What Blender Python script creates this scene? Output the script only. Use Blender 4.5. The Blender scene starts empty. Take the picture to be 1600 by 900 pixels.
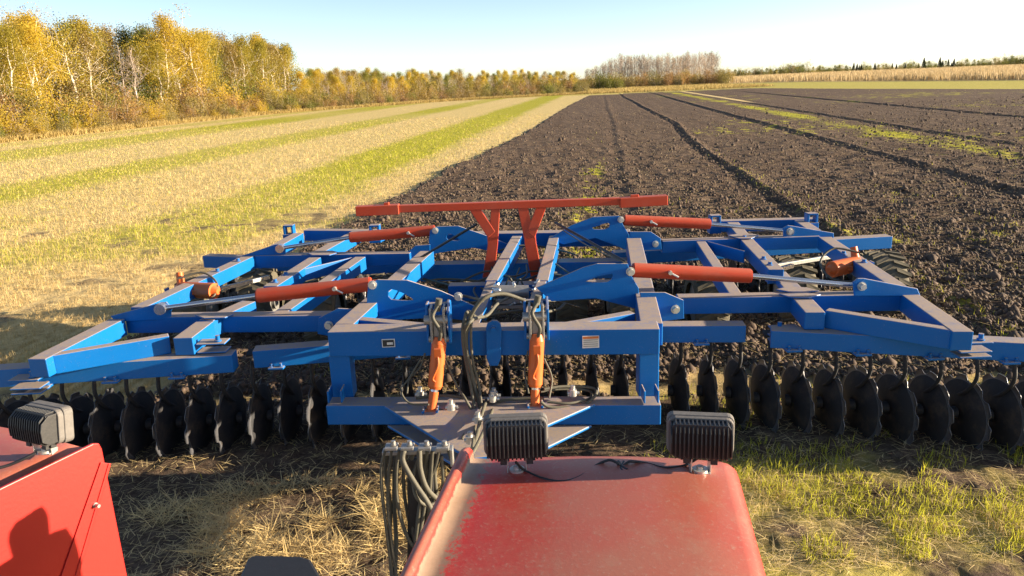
import bpy, math, random
import numpy as np
from mathutils import Vector, Matrix
S = bpy.context.scene
COL = S.collection
rad = math.radians
# ------------------------------------------------------------------ camera, light, exposure
F_PX, V0, ROLL, H = 1180.0, 128.0, 0.038, 3.1
PITCH = math.atan((450 - V0) / F_PX)
fw = Vector((0, math.cos(PITCH), -math.sin(PITCH)))
r0 = Vector((1, 0, 0)); u0 = Vector((0, math.sin(PITCH), math.cos(PITCH)))
cr = r0 * math.cos(ROLL) - u0 * math.sin(ROLL)
cu = u0 * math.cos(ROLL) + r0 * math.sin(ROLL)
cam = bpy.data.cameras.new('camera'); cam.sensor_width = 36; cam.lens = 36 * F_PX / 1600
cam.clip_start = 0.05; cam.clip_end = 6000
camo = bpy.data.objects.new('camera', cam); COL.objects.link(camo)
camo.matrix_world = Matrix(((cr.x, cu.x, -fw.x, 0), (cr.y, cu.y, -fw.y, 0), (cr.z, cu.z, -fw.z, H), (0, 0, 0, 1)))
S.camera = camo
SUN_EL, SUN_AZ = rad(11.2), rad(-2.3)        # azimuth measured from +X towards +Y
W = bpy.data.worlds.new('World'); S.world = W; W.use_nodes = True
nt = W.node_tree; bg = nt.nodes['Background']
sky = nt.nodes.new('ShaderNodeTexSky'); sky.sky_type = 'NISHITA'; sky.sun_disc = False
sky.sun_elevation = SUN_EL; sky.sun_rotation = math.pi / 2 - SUN_AZ
sky.air_density = .55; sky.dust_density = .35; sky.ozone_density = 1.0
wb = nt.nodes.new('ShaderNodeMix'); wb.data_type = 'RGBA'; wb.blend_type = 'MULTIPLY'; wb.inputs[0].default_value = 1.0
wb.inputs[7].default_value = (1.12, 1.03, .99, 1)      # camera white balance of the sky
nt.links.new(sky.outputs[0], wb.inputs[6]); nt.links.new(wb.outputs[2], bg.inputs[0]); bg.inputs[1].default_value = 0.078
sl = bpy.data.lights.new('sun', 'SUN'); sl.energy = 5.0; sl.angle = rad(0.5); sl.color = (1.0, 0.84, 0.62)
so = bpy.data.objects.new('sun', sl); COL.objects.link(so)
sd = Vector((math.cos(SUN_EL) * math.cos(SUN_AZ), math.cos(SUN_EL) * math.sin(SUN_AZ), math.sin(SUN_EL)))
so.rotation_euler = sd.to_track_quat('Z', 'Y').to_euler(); so.location = (20, 5, 12)
S.view_settings.view_transform = 'Standard'; S.view_settings.look = 'None'
S.view_settings.exposure = 1.8; S.view_settings.gamma = 1.0
S.view_settings.use_curve_mapping = False

# ------------------------------------------------------------------ helpers
def ray(u, v): return fw + cr * ((u - 800) / F_PX) + cu * ((450 - v) / F_PX)
def P(u, v, z):
    d = ray(u, v); s = (z - H) / d.z; return Vector((d.x * s, d.y * s, z))
def Y(u, v, y):
    d = ray(u, v); s = y / d.y; return Vector((d.x * s, y, H + d.z * s))
TH = rad(7.0)
def ts(x, y): return x * math.cos(TH) - y * math.sin(TH)

def _h(ix, iy, seed):
    n = (ix * 374761393 + iy * 668265263 + seed * 974711) & 0x7fffffff
    n = ((n ^ (n >> 13)) * 1274126177) & 0x7fffffff
    n = ((n ^ (n >> 16)) * 1103515245) & 0x7fffffff
    return ((n >> 8) & 0xffff) / 65535.0
def vn(x, y, seed=0):
    ix = np.floor(x).astype(np.int64); iy = np.floor(y).astype(np.int64)
    fx = x - ix; fy = y - iy; fx = fx * fx * (3 - 2 * fx); fy = fy * fy * (3 - 2 * fy)
    a = _h(ix, iy, seed); b = _h(ix + 1, iy, seed); c = _h(ix, iy + 1, seed); d = _h(ix + 1, iy + 1, seed)
    return (a * (1 - fx) + b * fx) * (1 - fy) + (c * (1 - fx) + d * fx) * fy
def sm(a, b, x):
    t = np.clip((x - a) / (b - a), 0, 1); return t * t * (3 - 2 * t)

def mesh_np(name, V, Fc, mats, attr=None, smooth=False, midx=None):
    V = np.asarray(V, np.float32); Fc = np.asarray(Fc, np.int32); k = Fc.shape[1]
    me = bpy.data.meshes.new(name); me.vertices.add(len(V)); me.vertices.foreach_set('co', V.ravel())
    me.loops.add(Fc.size); me.loops.foreach_set('vertex_index', Fc.ravel())
    me.polygons.add(len(Fc)); me.polygons.foreach_set('loop_start', np.arange(len(Fc), dtype=np.int32) * k)
    if midx is not None: me.polygons.foreach_set('material_index', np.asarray(midx, np.int32))
    if smooth: me.polygons.foreach_set('use_smooth', np.ones(len(Fc), bool))
    for m in (mats if isinstance(mats, (list, tuple)) else [mats]): me.materials.append(m)
    for an, av in (attr or {}).items():
        a = me.attributes.new(an, 'FLOAT', 'POINT'); a.data.foreach_set('value', np.asarray(av, np.float32))
    me.update(calc_edges=True)
    return me
def link(name, me, parent=None, loc=(0, 0, 0)):
    o = bpy.data.objects.new(name, me); COL.objects.link(o); o.location = loc
    if parent: o.parent = parent
    return o
def tag(o, label=None, cat=None, group=None, kind=None):
    if label: o['label'] = label
    if cat: o['category'] = cat
    if group: o['group'] = group
    if kind: o['kind'] = kind
    return o
def empty(name, loc=(0, 0, 0)):
    o = bpy.data.objects.new(name, None); COL.objects.link(o); o.location = loc; o.empty_display_size = .2; return o

class MB:
    def __init__(s): s.v = []; s.f = []; s.sm = []
    def add(s, vs, fs, smooth=False):
        b = len(s.v); s.v += [Vector(v) for v in vs]; s.f += [tuple(i + b for i in f) for f in fs]; s.sm += [smooth] * len(fs)
    def frame(s, A, B, w, h, up=Vector((0, 0, 1)), top=True, side=0.0):
        """tube of section w x h from A to B; A,B on the top face (top=True) or the axis. side: -1/1 means AB is an edge of that face"""
        d = (B - A).normalized(); x = d.cross(up).normalized(); z = x.cross(d).normalized()
        o = x * (-side * w / 2) + (z * (-h / 2) if top else Vector())
        vs = [p + o + x * (sx * w / 2) + z * (sz * h / 2) for p in (A, B) for sx, sz in ((-1, -1), (1, -1), (1, 1), (-1, 1))]
        s.add(vs, [(0, 1, 2, 3), (7, 6, 5, 4), (0, 4, 5, 1), (1, 5, 6, 2), (2, 6, 7, 3), (3, 7, 4, 0)])
    def box(s, c, sx, sy, sz, R=None):
        c = Vector(c); R = R or Matrix.Identity(3)
        vs = [c + R @ Vector((a * sx / 2, b * sy / 2, d * sz / 2)) for a, b, d in ((-1, -1, -1), (1, -1, -1), (1, 1, -1), (-1, 1, -1), (-1, -1, 1), (1, -1, 1), (1, 1, 1), (-1, 1, 1))]
        s.add(vs, [(3, 2, 1, 0), (4, 5, 6, 7), (0, 1, 5, 4), (1, 2, 6, 5), (2, 3, 7, 6), (3, 0, 4, 7)])
    def cyl(s, A, B, r, r2=None, n=20, caps=True):
        A = Vector(A); B = Vector(B); r2 = r if r2 is None else r2; d = (B - A).normalized()
        x = d.orthogonal().normalized(); y = d.cross(x)
        vs = []
        for p, rr in ((A, r), (B, r2)):
            for i in range(n):
                a = 2 * math.pi * i / n; vs.append(p + x * (rr * math.cos(a)) + y * (rr * math.sin(a)))
        s.add(vs, [(i, (i + 1) % n, n + (i + 1) % n, n + i) for i in range(n)], True)
        if caps:
            s.add(vs[:n], [tuple(range(n - 1, -1, -1))]); s.add(vs[n:], [tuple(range(n))])
    def prism(s, pts, off):
        """polygon pts (world) extruded by off"""
        n = len(pts); off = Vector(off)
        nr = Vector()
        for i in range(n): nr += Vector(pts[i]).cross(Vector(pts[(i + 1) % n]))
        pts = [Vector(p) for p in pts]
        if nr.dot(off) > 0: pts = pts[::-1]
        s.add(pts + [p + off for p in pts], [tuple(range(n)), tuple(range(2 * n - 1, n - 1, -1))] + [((i + 1) % n, i, n + i, n + (i + 1) % n) for i in range(n)])
    def ring_prism(s, outer, inner, off):
        """plate with a hole; outer and inner same count, roughly radially matched"""
        n = len(outer); off = Vector(off); o = [Vector(p) for p in outer]; q = [Vector(p) for p in inner]
        vs = o + q + [p + off for p in o] + [p + off for p in q]
        fs = []
        for i in range(n):
            j = (i + 1) % n
            fs += [(i, j, n + j, n + i), (2 * n + j, 2 * n + i, 3 * n + i, 3 * n + j), (j, i, 2 * n + i, 2 * n + j), (n + i, n + j, 3 * n + j, 3 * n + i)]
        s.add(vs, fs)
    def hose(s, pts, r, n=8, sub=8):
        pts = [Vector(p) for p in pts]
        Q = []
        ext = [pts[0] * 2 - pts[1]] + pts + [pts[-1] * 2 - pts[-2]]
        for i in range(1, len(ext) - 2):
            a, b, c, d = ext[i - 1:i + 3]
            for k in range(sub):
                t = k / sub
                Q.append(.5 * ((2 * b) + (c - a) * t + (2 * a - 5 * b + 4 * c - d) * t * t + (3 * b - a - 3 * c + d) * t ** 3))
        Q.append(pts[-1]); vs = []; x = None
        for i, p in enumerate(Q):
            d = (Q[min(i + 1, len(Q) - 1)] - Q[max(i - 1, 0)]).normalized()
            x = d.orthogonal().normalized() if x is None else (x - d * x.dot(d)).normalized()
            y = d.cross(x)
            vs += [p + x * (r * math.cos(2 * math.pi * k / n)) + y * (r * math.sin(2 * math.pi * k / n)) for k in range(n)]
        m = len(Q)
        s.add(vs, [(i * n + k, i * n + (k + 1) % n, (i + 1) * n + (k + 1) % n, (i + 1) * n + k) for i in range(m - 1) for k in range(n)], True)
        s.add(vs[:n], [tuple(range(n - 1, -1, -1))]); s.add(vs[-n:], [tuple(range(n))])
    def bolt(s, c, r=.02, h=.03, ax=Vector((0, 0, 1))):
        c = Vector(c); s.cyl(c, c + ax * h * .25, r * 1.4, n=12); s.cyl(c + ax * h * .25, c + ax * h, r, n=6)
    def build(s, name, mat, parent=None, bevel=0.0, loc=None):
        base = Vector(loc) if loc is not None else (parent_base(parent) if parent else Vector())
        me = bpy.data.meshes.new(name)
        me.from_pydata([tuple(v - base) for v in s.v], [], s.f)
        me.polygons.foreach_set('use_smooth', s.sm); me.materials.append(mat)
        me.update()
        o = bpy.data.objects.new(name, me); COL.objects.link(o)
        if parent: o.parent = parent; o.location = base - parent_base(parent)
        else: o.location = base
        if bevel:
            b = o.modifiers.new('bevel', 'BEVEL'); b.width = bevel; b.segments = 2; b.limit_method = 'ANGLE'; b.angle_limit = rad(40)
        return o
def parent_base(o):
    v = Vector()
    while o: v += o.location; o = o.parent
    return v

# ------------------------------------------------------------------ materials
def mat(name):
    m = bpy.data.materials.new(name); m.use_nodes = True; n = m.node_tree.nodes; return m, n, m.node_tree.links, n['Principled BSDF']
def noise(n, l, scale, det=4, coord=None, rough=.55):
    t = n.new('ShaderNodeTexNoise'); t.inputs['Scale'].default_value = scale; t.inputs['Detail'].default_value = det; t.inputs['Roughness'].default_value = rough
    if coord: l.new(coord, t.inputs['Vector'])
    return t
def ramp(n, l, src, stops):
    r = n.new('ShaderNodeValToRGB'); e = r.color_ramp.elements
    while len(e) < len(stops): e.new(.5)
    for k, (p, c) in enumerate(stops):
        e[k].position = p; e[k].color = (*c, 1) if isinstance(c, (tuple, list)) else (c, c, c, 1)
    l.new(src, r.inputs[0]); return r
def mix(n, l, fac, a, b):
    m = n.new('ShaderNodeMix'); m.data_type = 'RGBA'
    for sck, val in ((m.inputs[0], fac), (m.inputs[6], a), (m.inputs[7], b)):
        if isinstance(val, bpy.types.NodeSocket): l.new(val, sck)
        elif isinstance(val, (tuple, list)): sck.default_value = (*val, 1)
        else: sck.default_value = val
    return m.outputs[2]
def mth(n, l, op, a, b=None):
    m = n.new('ShaderNodeMath'); m.operation = op
    for sck, val in ((m.inputs[0], a), (m.inputs[1], b)):
        if val is None: continue
        if isinstance(val, bpy.types.NodeSocket): l.new(val, sck)
        else: sck.default_value = val
    return m.outputs[0]
def painted(name, col, dust=(.30, .22, .15), amount=.75, rough=.38, wear=.0, base_dust=.08):
    """paint with dried dust lying on faces that look up"""
    m, n, l, b = mat(name)
    tc = n.new('ShaderNodeTexCoord').outputs['Object']
    g = n.new('ShaderNodeNewGeometry'); sp = n.new('ShaderNodeSeparateXYZ'); l.new(g.outputs['Normal'], sp.inputs[0])
    upf = ramp(n, l, sp.outputs[2], [(.35, 0.0), (.9, 1.0)])
    n1 = noise(n, l, 9, 6, tc, .65); r1 = ramp(n, l, n1.outputs[0], [(.3, .7), (.5, 1.0)])
    n2 = noise(n, l, 55, 5, tc, .7); r2 = ramp(n, l, n2.outputs[0], [(.38, .75), (.52, 1.0)])
    f = mth(n, l, 'MULTIPLY', mth(n, l, 'MULTIPLY', upf.outputs[0], r1.outputs[0]), r2.outputs[0])
    f = mth(n, l, 'MULTIPLY', f, amount)
    n3 = noise(n, l, 3.2, 7, tc, .7); r3 = ramp(n, l, n3.outputs[0], [(.45, 0.0), (.75, base_dust * 3)])
    f = mth(n, l, 'MAXIMUM', f, mth(n, l, 'ADD', r3.outputs[0], base_dust * .5))
    n6 = noise(n, l, 130, 3, tc, .6); f = mth(n, l, 'MAXIMUM', f, ramp(n, l, n6.outputs[0], [(.66, 0.0), (.72, .45)]).outputs[0])
    n4 = noise(n, l, 1.7, 3, tc)
    c0 = mix(n, l, n4.outputs[0], tuple(c * .85 for c in col), tuple(min(1, c * 1.12) for c in col))
    l.new(mix(n, l, f, c0, dust), b.inputs['Base Color'])
    rr = n.new('ShaderNodeMapRange'); l.new(f, rr.inputs[0]); rr.inputs[3].default_value = rough; rr.inputs[4].default_value = .85
    l.new(rr.outputs[0], b.inputs['Roughness']); b.inputs['Specular IOR Level'].default_value = .28
    bp = n.new('ShaderNodeBump'); bp.inputs['Strength'].default_value = .15; bp.inputs['Distance'].default_value = .003
    l.new(n2.outputs[0], bp.inputs['Height']); l.new(bp.outputs[0], b.inputs['Normal'])
    return m
def simple(name, col, rough=.6, metal=0, var=.3, scale=20, bump=.2):
    m, n, l, b = mat(name); tc = n.new('ShaderNodeTexCoord').outputs['Object']
    t = noise(n, l, scale, 6, tc, .65)
    l.new(mix(n, l, t.outputs[0], tuple(c * (1 - var) for c in col), tuple(min(1, c * (1 + var)) for c in col)), b.inputs['Base Color'])
    b.inputs['Roughness'].default_value = rough; b.inputs['Metallic'].default_value = metal
    if bump:
        bp = n.new('ShaderNodeBump'); bp.inputs['Strength'].default_value = bump; bp.inputs['Distance'].default_value = .004
        l.new(t.outputs[0], bp.inputs['Height']); l.new(bp.outputs[0], b.inputs['Normal'])
    return m
M = {}
M['blue'] = painted('blue_paint', (.001, .120, .39), dust=(.40, .30, .21), amount=.95, base_dust=.006)
M['orange'] = painted('orange_paint', (.48, .050, .016), dust=(.32, .2, .14), amount=.35, rough=.42, base_dust=.07)
M['orange2'] = painted('orange_cylinder_paint', (.62, .12, .02), dust=(.32, .2, .14), amount=.3, rough=.42, base_dust=.07)
M['steel'] = simple('dull_steel', (.34, .33, .31), .45, .6, .3, 30)
M['rod'] = simple('chromed_rod', (.55, .55, .56), .22, .9, .15, 12, .05)
M['disc'] = simple('worn_disc_steel', (.013, .013, .016), .75, .0, .6, 14, .25)
def muddy_disc():
    m = simple('worn_disc_steel', (.013, .013, .016), .72, .0, .6, 14, .25); n = m.node_tree.nodes; l = m.node_tree.links; b = n['Principled BSDF']
    old = b.inputs['Base Color'].links[0].from_socket; t = noise(n, l, 7, 7, n.new('ShaderNodeTexCoord').outputs['Object'], .75)
    l.new(mix(n, l, ramp(n, l, t.outputs[0], [(.5, 0.0), (.66, .6)]).outputs[0], old, (.075, .05, .032)), b.inputs['Base Color']); return m
M['disc'] = muddy_disc()
M['edge'] = simple('worn_disc_edge', (.13, .13, .14), .42, .5, .4, 20, .1)
M['rubber'] = simple('hose_rubber', (.085, .078, .055), .7, 0, .35, 40)
M['black'] = simple('black_plastic', (.016, .016, .017), .5, 0, .4, 40)
M['bezel'] = simple('dusty_lamp_bezel', (.12, .11, .10), .7, 0, .35, 50)
M['glass'] = simple('lamp_glass', (.5, .5, .5), .1, 0, .1, 5, 0)
M['zinc'] = simple('zinc_plate', (.62, .6, .55), .4, .7, .3, 40)
M['tyre'] = simple('muddy_tyre', (.10, .085, .055), .9, 0, .6, 6, .4)
M['white'] = simple('sticker_white', (.7, .68, .62), .6, 0, .1, 50, 0)
M['stickerdark'] = simple('sticker_black', (.03, .03, .03), .6, 0, .1, 50, 0)
M['stickerorange'] = simple('sticker_orange', (.55, .16, .04), .6, 0, .1, 50, 0)

# tractor red: scuffed, faded, dusty
def red_mat(name, dusty):
    m, n, l, b = mat(name); tc = n.new('ShaderNodeTexCoord').outputs['Object']
    g = n.new('ShaderNodeNewGeometry'); sp = n.new('ShaderNodeSeparateXYZ'); l.new(g.outputs['Normal'], sp.inputs[0])
    up = ramp(n, l, sp.outputs[2], [(.3, 0.0), (.85, 1.0)])
    a = noise(n, l, 2.6, 7, tc, .6); fine = noise(n, l, 90, 4, tc, .7)
    film = ramp(n, l, a.outputs[0], [(.30, .45), (.62, .9)])
    x = n.new('ShaderNodeSeparateXYZ'); l.new(tc, x.inputs[0])
    # thicker dirt gathers along the inside of the left lip
    at = n.new('ShaderNodeAttribute'); at.attribute_name = 'dirt'
    e = mth(n, l, 'ADD', at.outputs['Fac'], mth(n, l, 'MULTIPLY', mth(n, l, 'SUBTRACT', noise(n, l, 38, 8, tc, .85).outputs[0], .5), 1.5))
    er = ramp(n, l, e, [(.46, 0.0), (.56, 1.0)])
    fa = n.new('ShaderNodeAttribute'); fa.attribute_name = 'film'
    fx = ramp(n, l, mth(n, l, 'ADD', fa.outputs['Fac'], mth(n, l, 'MULTIPLY', mth(n, l, 'SUBTRACT', noise(n, l, 30, 6, tc, .8).outputs[0], .5), .9)), [(.15, .12), (.75, 1.0)])
    c1 = mix(n, l, mth(n, l, 'MULTIPLY', mth(n, l, 'MULTIPLY', mth(n, l, 'MULTIPLY', film.outputs[0], fx.outputs[0]), up.outputs[0]), dusty), (.42, .013, .009), (.32, .125, .078))
    sm_ = noise(n, l, 7, 10, tc, .82); smr = ramp(n, l, sm_.outputs[0], [(.55, 0.0), (.66, .35)])
    c1 = mix(n, l, mth(n, l, 'MULTIPLY', smr.outputs[0], up.outputs[0]), c1, (.33, .20, .13))
    sp2 = ramp(n, l, fine.outputs[0], [(.56, 0.0), (.72, .6)])
    c2 = mix(n, l, mth(n, l, 'MULTIPLY', sp2.outputs[0], up.outputs[0]), c1, (.36, .22, .16))
    c3 = mix(n, l, er.outputs[0], c2, mix(n, l, noise(n, l, 14, 7, tc, .8).outputs[0], (.13, .08, .05), (.30, .20, .135)))
    l.new(c3, b.inputs['Base Color']); b.inputs['Roughness'].default_value = .42
    bp = n.new('ShaderNodeBump'); bp.inputs['Strength'].default_value = .2; bp.inputs['Distance'].default_value = .002
    l.new(fine.outputs[0], bp.inputs['Height']); l.new(bp.outputs[0], b.inputs['Normal'])
    return m
M['red'] = red_mat('red_fender_paint', 1.0); M['redside'] = red_mat('red_side_paint', .4)

def ground_mat():
    m, n, l, b = mat('field_ground')
    g = n.new('ShaderNodeNewGeometry').outputs['Position']
    def A(nm):
        a = n.new('ShaderNodeAttribute'); a.attribute_name = nm; return a.outputs['Fac']
    n1 = noise(n, l, 6, 8, g, .7); n2 = noise(n, l, 30, 6, g, .75); n3 = noise(n, l, .35, 4, g)
    soil = ramp(n, l, n2.outputs[0], [(.33, (.026, .014, .008)), (.50, (.080, .053, .036)), (.60, (.17, .118, .078)), (.70, (.42, .31, .20))])
    mp = n.new('ShaderNodeMapping'); mp.inputs['Rotation'].default_value = (0, 0, TH); mp.inputs['Scale'].default_value = (2.2, .16, 1); mp.vector_type = 'POINT'; l.new(g, mp.inputs[0])
    st = noise(n, l, 1.0, 6, mp.outputs[0], .7); n5 = noise(n, l, 9, 5, g, .8)
    soil1 = mix(n, l, ramp(n, l, n5.outputs[0], [(.42, 0.0), (.60, .75)]).outputs[0], soil.outputs[0], (.24, .17, .11))
    soil1b = mix(n, l, ramp(n, l, st.outputs[0], [(.40, 0.0), (.62, .6)]).outputs[0], soil1, (.040, .025, .018))
    soil2 = mix(n, l, mth(n, l, 'MULTIPLY', n3.outputs[0], .45), soil1b, (.15, .102, .068))
    straw = ramp(n, l, n1.outputs[0], [(.28, (.28, .19, .07)), (.45, (.60, .44, .19)), (.66, (.80, .62, .30))])
    green = ramp(n, l, n1.outputs[0], [(.3, (.22, .21, .02)), (.6, (.46, .42, .04))])
    verge = ramp(n, l, n1.outputs[0], [(.3, (.10, .075, .02)), (.6, (.28, .21, .06))])
    n4 = noise(n, l, 3, 6, g, .75)
    def soft(fac, gain=.7):
        x = mth(n, l, 'ADD', fac, mth(n, l, 'MULTIPLY', mth(n, l, 'SUBTRACT', n4.outputs[0], .5), gain))
        return ramp(n, l, x, [(.35, 0.0), (.65, 1.0)]).outputs[0]
    c = mix(n, l, A('green'), straw.outputs[0], green.outputs[0])
    c = mix(n, l, A('verge'), c, verge.outputs[0])
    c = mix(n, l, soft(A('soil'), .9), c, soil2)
    c = mix(n, l, soft(A('weed'), 1.6), c, green.outputs[0])
    l.new(c, b.inputs['Base Color']); b.inputs['Roughness'].default_value = .95; b.inputs['Specular IOR Level'].default_value = .1
    bp = n.new('ShaderNodeBump'); bp.inputs['Strength'].default_value = .8; bp.inputs['Distance'].default_value = .04
    l.new(n2.outputs[0], bp.inputs['Height']); l.new(bp.outputs[0], b.inputs['Normal'])
    return m
M['ground'] = ground_mat()

def leaf_mat(name, stops, trans=.35, scale=.8):
    m, n, l, b = mat(name); oi = n.new('ShaderNodeObjectInfo')
    g = n.new('ShaderNodeNewGeometry')
    t = noise(n, l, scale, 5, g.outputs['Position'], .7)
    x = mth(n, l, 'ADD', mth(n, l, 'MULTIPLY', t.outputs[0], .7), mth(n, l, 'MULTIPLY', oi.outputs['Random'], .3))
    x = mth(n, l, 'ADD', x, mth(n, l, 'MULTIPLY', mth(n, l, 'SUBTRACT', g.outputs['Random Per Island'], .5), .25))
    r = ramp(n, l, x, stops); l.new(r.outputs[0], b.inputs['Base Color']); b.inputs['Roughness'].default_value = .7
    b.inputs['Specular IOR Level'].default_value = .2
    tr = n.new('ShaderNodeBsdfTranslucent'); l.new(r.outputs[0], tr.inputs[0])
    ms = n.new('ShaderNodeMixShader'); ms.inputs[0].default_value = trans
    l.new(b.outputs[0], ms.inputs[1]); l.new(tr.outputs[0], ms.inputs[2]); l.new(ms.outputs[0], n['Material Output'].inputs[0])
    return m
M['gold'] = leaf_mat('golden_leaves', [(.25, (.36, .27, .03)), (.5, (.54, .40, .05)), (.75, (.66, .47, .06))], .6)
M['ygreen'] = leaf_mat('yellow_green_leaves', [(.25, (.21, .18, .025)), (.5, (.40, .32, .05)), (.75, (.56, .42, .06))], .6)
M['green'] = leaf_mat('green_leaves', [(.25, (.075, .09, .018)), (.5, (.16, .17, .03)), (.75, (.28, .25, .04))], .4)
M['tan'] = leaf_mat('thinning_tan_leaves', [(.25, (.16, .11, .035)), (.5, (.30, .21, .055)), (.75, (.42, .29, .06))])
M['russet'] = leaf_mat('russet_brush', [(.25, (.18, .10, .04)), (.5, (.32, .19, .07)), (.75, (.44, .27, .08))])
M['olive'] = leaf_mat('olive_brush', [(.25, (.14, .12, .035)), (.5, (.27, .22, .06)), (.75, (.40, .31, .08))])
M['darkgreen'] = leaf_mat('dark_needles', [(.25, (.012, .02, .008)), (.5, (.03, .045, .015)), (.75, (.06, .08, .02))])
M['dry'] = leaf_mat('dry_grass', [(.2, (.16, .11, .035)), (.5, (.36, .26, .085)), (.8, (.52, .39, .15))])
M['strawb'] = leaf_mat('stubble_straw', [(.2, (.42, .28, .10)), (.5, (.66, .495, .225)), (.8, (.82, .645, .33))], .25, 3)
M['grass'] = leaf_mat('fresh_grass', [(.2, (.22, .22, .02)), (.5, (.42, .42, .035)), (.8, (.60, .55, .06))], .45, 3)
M['corn'] = leaf_mat('ripe_corn', [(.2, (.30, .21, .09)), (.5, (.46, .34, .17)), (.8, (.60, .46, .26))], .3, .3)
M['twig'] = simple('bare_twigs', (.34, .27, .22), .9, 0, .3, 3, 0)
def bark(name, base, marks):
    m, n, l, b = mat(name); tc = n.new('ShaderNodeTexCoord').outputs['Object']
    mp = n.new('ShaderNodeMapping'); mp.inputs['Scale'].default_value = (3, 3, 1.2); l.new(tc, mp.inputs[0])
    t = noise(n, l, 3, 5, mp.outputs[0], .7); r = ramp(n, l, t.outputs[0], [(.40, marks), (.5, base)])
    l.new(r.outputs[0], b.inputs['Base Color']); b.inputs['Roughness'].default_value = .8; return m
M['aspenbark'] = bark('pale_aspen_bark', (.62, .54, .42), (.18, .15, .11))
M['brownbark'] = bark('brown_bark', (.16, .12, .08), (.07, .05, .035))
M['clod'] = simple('soil_clods', (.095, .064, .044), .95, 0, .6, 14, .5)

# ------------------------------------------------------------------ ground: one sheet to the horizon
def terrain(x, y):
    far = sm(120, 260, y) * .9 * sm(.2, .42, x / np.maximum(y, 1))
    far2 = sm(420, 900, y) * 2.0
    return far + far2 + (vn(x * .01, y * .01, 3) - .5) * .5 * sm(60, 250, y)
TE_Y, TE_T = [0, 105, 119, 132, 148, 162, 178], [-46, -46.4, -42.6, -36.4, -28.8, -11.6, 12]
def edge_t(y): return np.interp(y, TE_Y, TE_T)
def bound_t(y): return np.interp(y, [10, 22, 28, 32, 37, 47, 65, 94, 137, 170], [-5.9, -5.7, -5.6, -5.3, -5.0, -4.6, -4.4, -3.9, -2.6, -1.5])
def furrow_t(y): return np.interp(y, [12, 19, 23, 29, 37, 50, 74, 127], [4.2, 4.1, 4.1, 4.0, 4.2, 4.7, 4.4, 3.8])
def zones(x, y):
    t = x * math.cos(TH) - y * math.sin(TH)
    wob = (vn(x * .5, y * .5, 5) - .5) * .5 + (vn(x * 2.5, y * 2.5, 6) - .5) * .5
    # worked soil: right of the last pass edge behind the harrow, and older passes to the right
    tb_ = t - bound_t(y)
    s1 = sm(-.15, .15, tb_ + wob * .5) * sm(8.6, 9.4, y + wob) * (1 - sm(148, 156, y)) * (1 - sm(5.5, 6.5, t))
    s2 = sm(4.3, 4.7, t + wob) * (1 - sm(78.5, 80.5, x + .19 * y + wob)) * (1 - sm(154, 162, y))
    soil = np.maximum(s1, s2)
    mid = sm(6.6, 7.6, y + wob) * sm(-5.0, -4.2, t + wob)
    soil = np.maximum(soil, mid * .75 * (1 - sm(12, 14, y)))
    # churned patch in front, left of the hitch
    patch = np.exp(-(((x + 1.3) / 1.5) ** 2 + ((y - 4.6) / .9) ** 2)) * 1.0 + .38 * sm(5.2, 5.9, y) + .40 * (1 - sm(.6, 1.4, x)) + .12 * sm(1.0, 1.6, x) + .42 * vn(x * 2.2, y * 2.2, 71) + .25 * vn(x * 7, y * 7, 72)  # soil raised before the discs and at left also paints deeper shade
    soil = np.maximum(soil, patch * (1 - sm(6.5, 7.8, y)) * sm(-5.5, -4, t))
    soil = soil * (1 - .85 * np.exp(-((t - 16.2) / .8) ** 2) * sm(70, 95, y))         # pale unworked strip far off
    left = 1 - sm(-.4, .1, tb_)
    def band(a, b, e=.5): return sm(a - e, a + e, t + wob) * (1 - sm(b - e, b + e, t + wob))
    g = band(-11.7, -7.6, .8) * .95 + band(-22.6, -18.4, 1.1) * .85 + band(-38, -31, 1.6) * .75 + band(-44.5, -41, 1) * .4 + .12 + .12 * vn(t * 1.3, y * .03, 14)
    g = g * sm(14, 24, y + vn(x * .3, y * .3, 9) * 8) * (.65 + .5 * vn(x * .2, y * .05, 8))
    g = np.maximum(g, sm(.40, .65, vn(x * .45, y * .45, 12)) * .6 * (1 - sm(16, 26, y)))
    soil = np.maximum(soil, sm(.50, .78, vn(x * .8, y * .8, 77) * .6 + vn(x * 3, y * 3, 78) * .4) * .55 * (1 - sm(18, 28, y)) * left)
    near = (1 - sm(6.5, 7.5, y)) * sm(.8, 1.6, x)
    g = np.maximum(g * left, near * .75)
    verge = 1 - sm(-.6, .6, t - edge_t(y) + wob * 2)
    verge = np.maximum(verge, sm(160, 172, y + wob * 3) * (1 - sm(45, 60, x)) * .7)
    g = np.maximum(g, sm(78.5, 80.5, x + .19 * y) * (1 - sm(120, 127, x + .24 * y)) * .7)
    g = np.maximum(g, sm(146, 160, y) * (1 - sm(40, 60, x)) * .6)
    # weeds in the worked soil
    w = np.exp(-((t - 13.6) / 1.1) ** 2) * sm(16, 30, y) * (.25 + .75 * vn(x * .35, y * .25, 21))
    w = np.maximum(w, np.exp(-((t - furrow_t(y) - .35) / .3) ** 2) * (.1 + .5 * vn(x * .9, y * .6, 22)) * (1 - sm(22, 34, y)))
    w = np.maximum(w, np.exp(-((t + .3) / .5) ** 2) * sm(.45, .75, vn(x * .7, y * .35, 23) * .5 + vn(x * 3, y * 2, 27) * .5) * .8 * (1 - sm(35, 45, y)) * sm(11, 13, y))
    w = np.maximum(w, sm(.62, .9, vn(x * .5, y * .5, 24) * .6 + vn(x * 2, y * 2, 25) * .4) * .35 * (1 - sm(14, 24, y)))
    w = np.maximum(w, sm(.58, .85, vn(x * 1.6, y * 1.6, 28) * .5 + vn(x * .12, y * .12, 29) * .5) * .55 * (t > 5))
    w = w * soil
    return t, soil, g * (1 - soil * .6), verge, w
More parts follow.
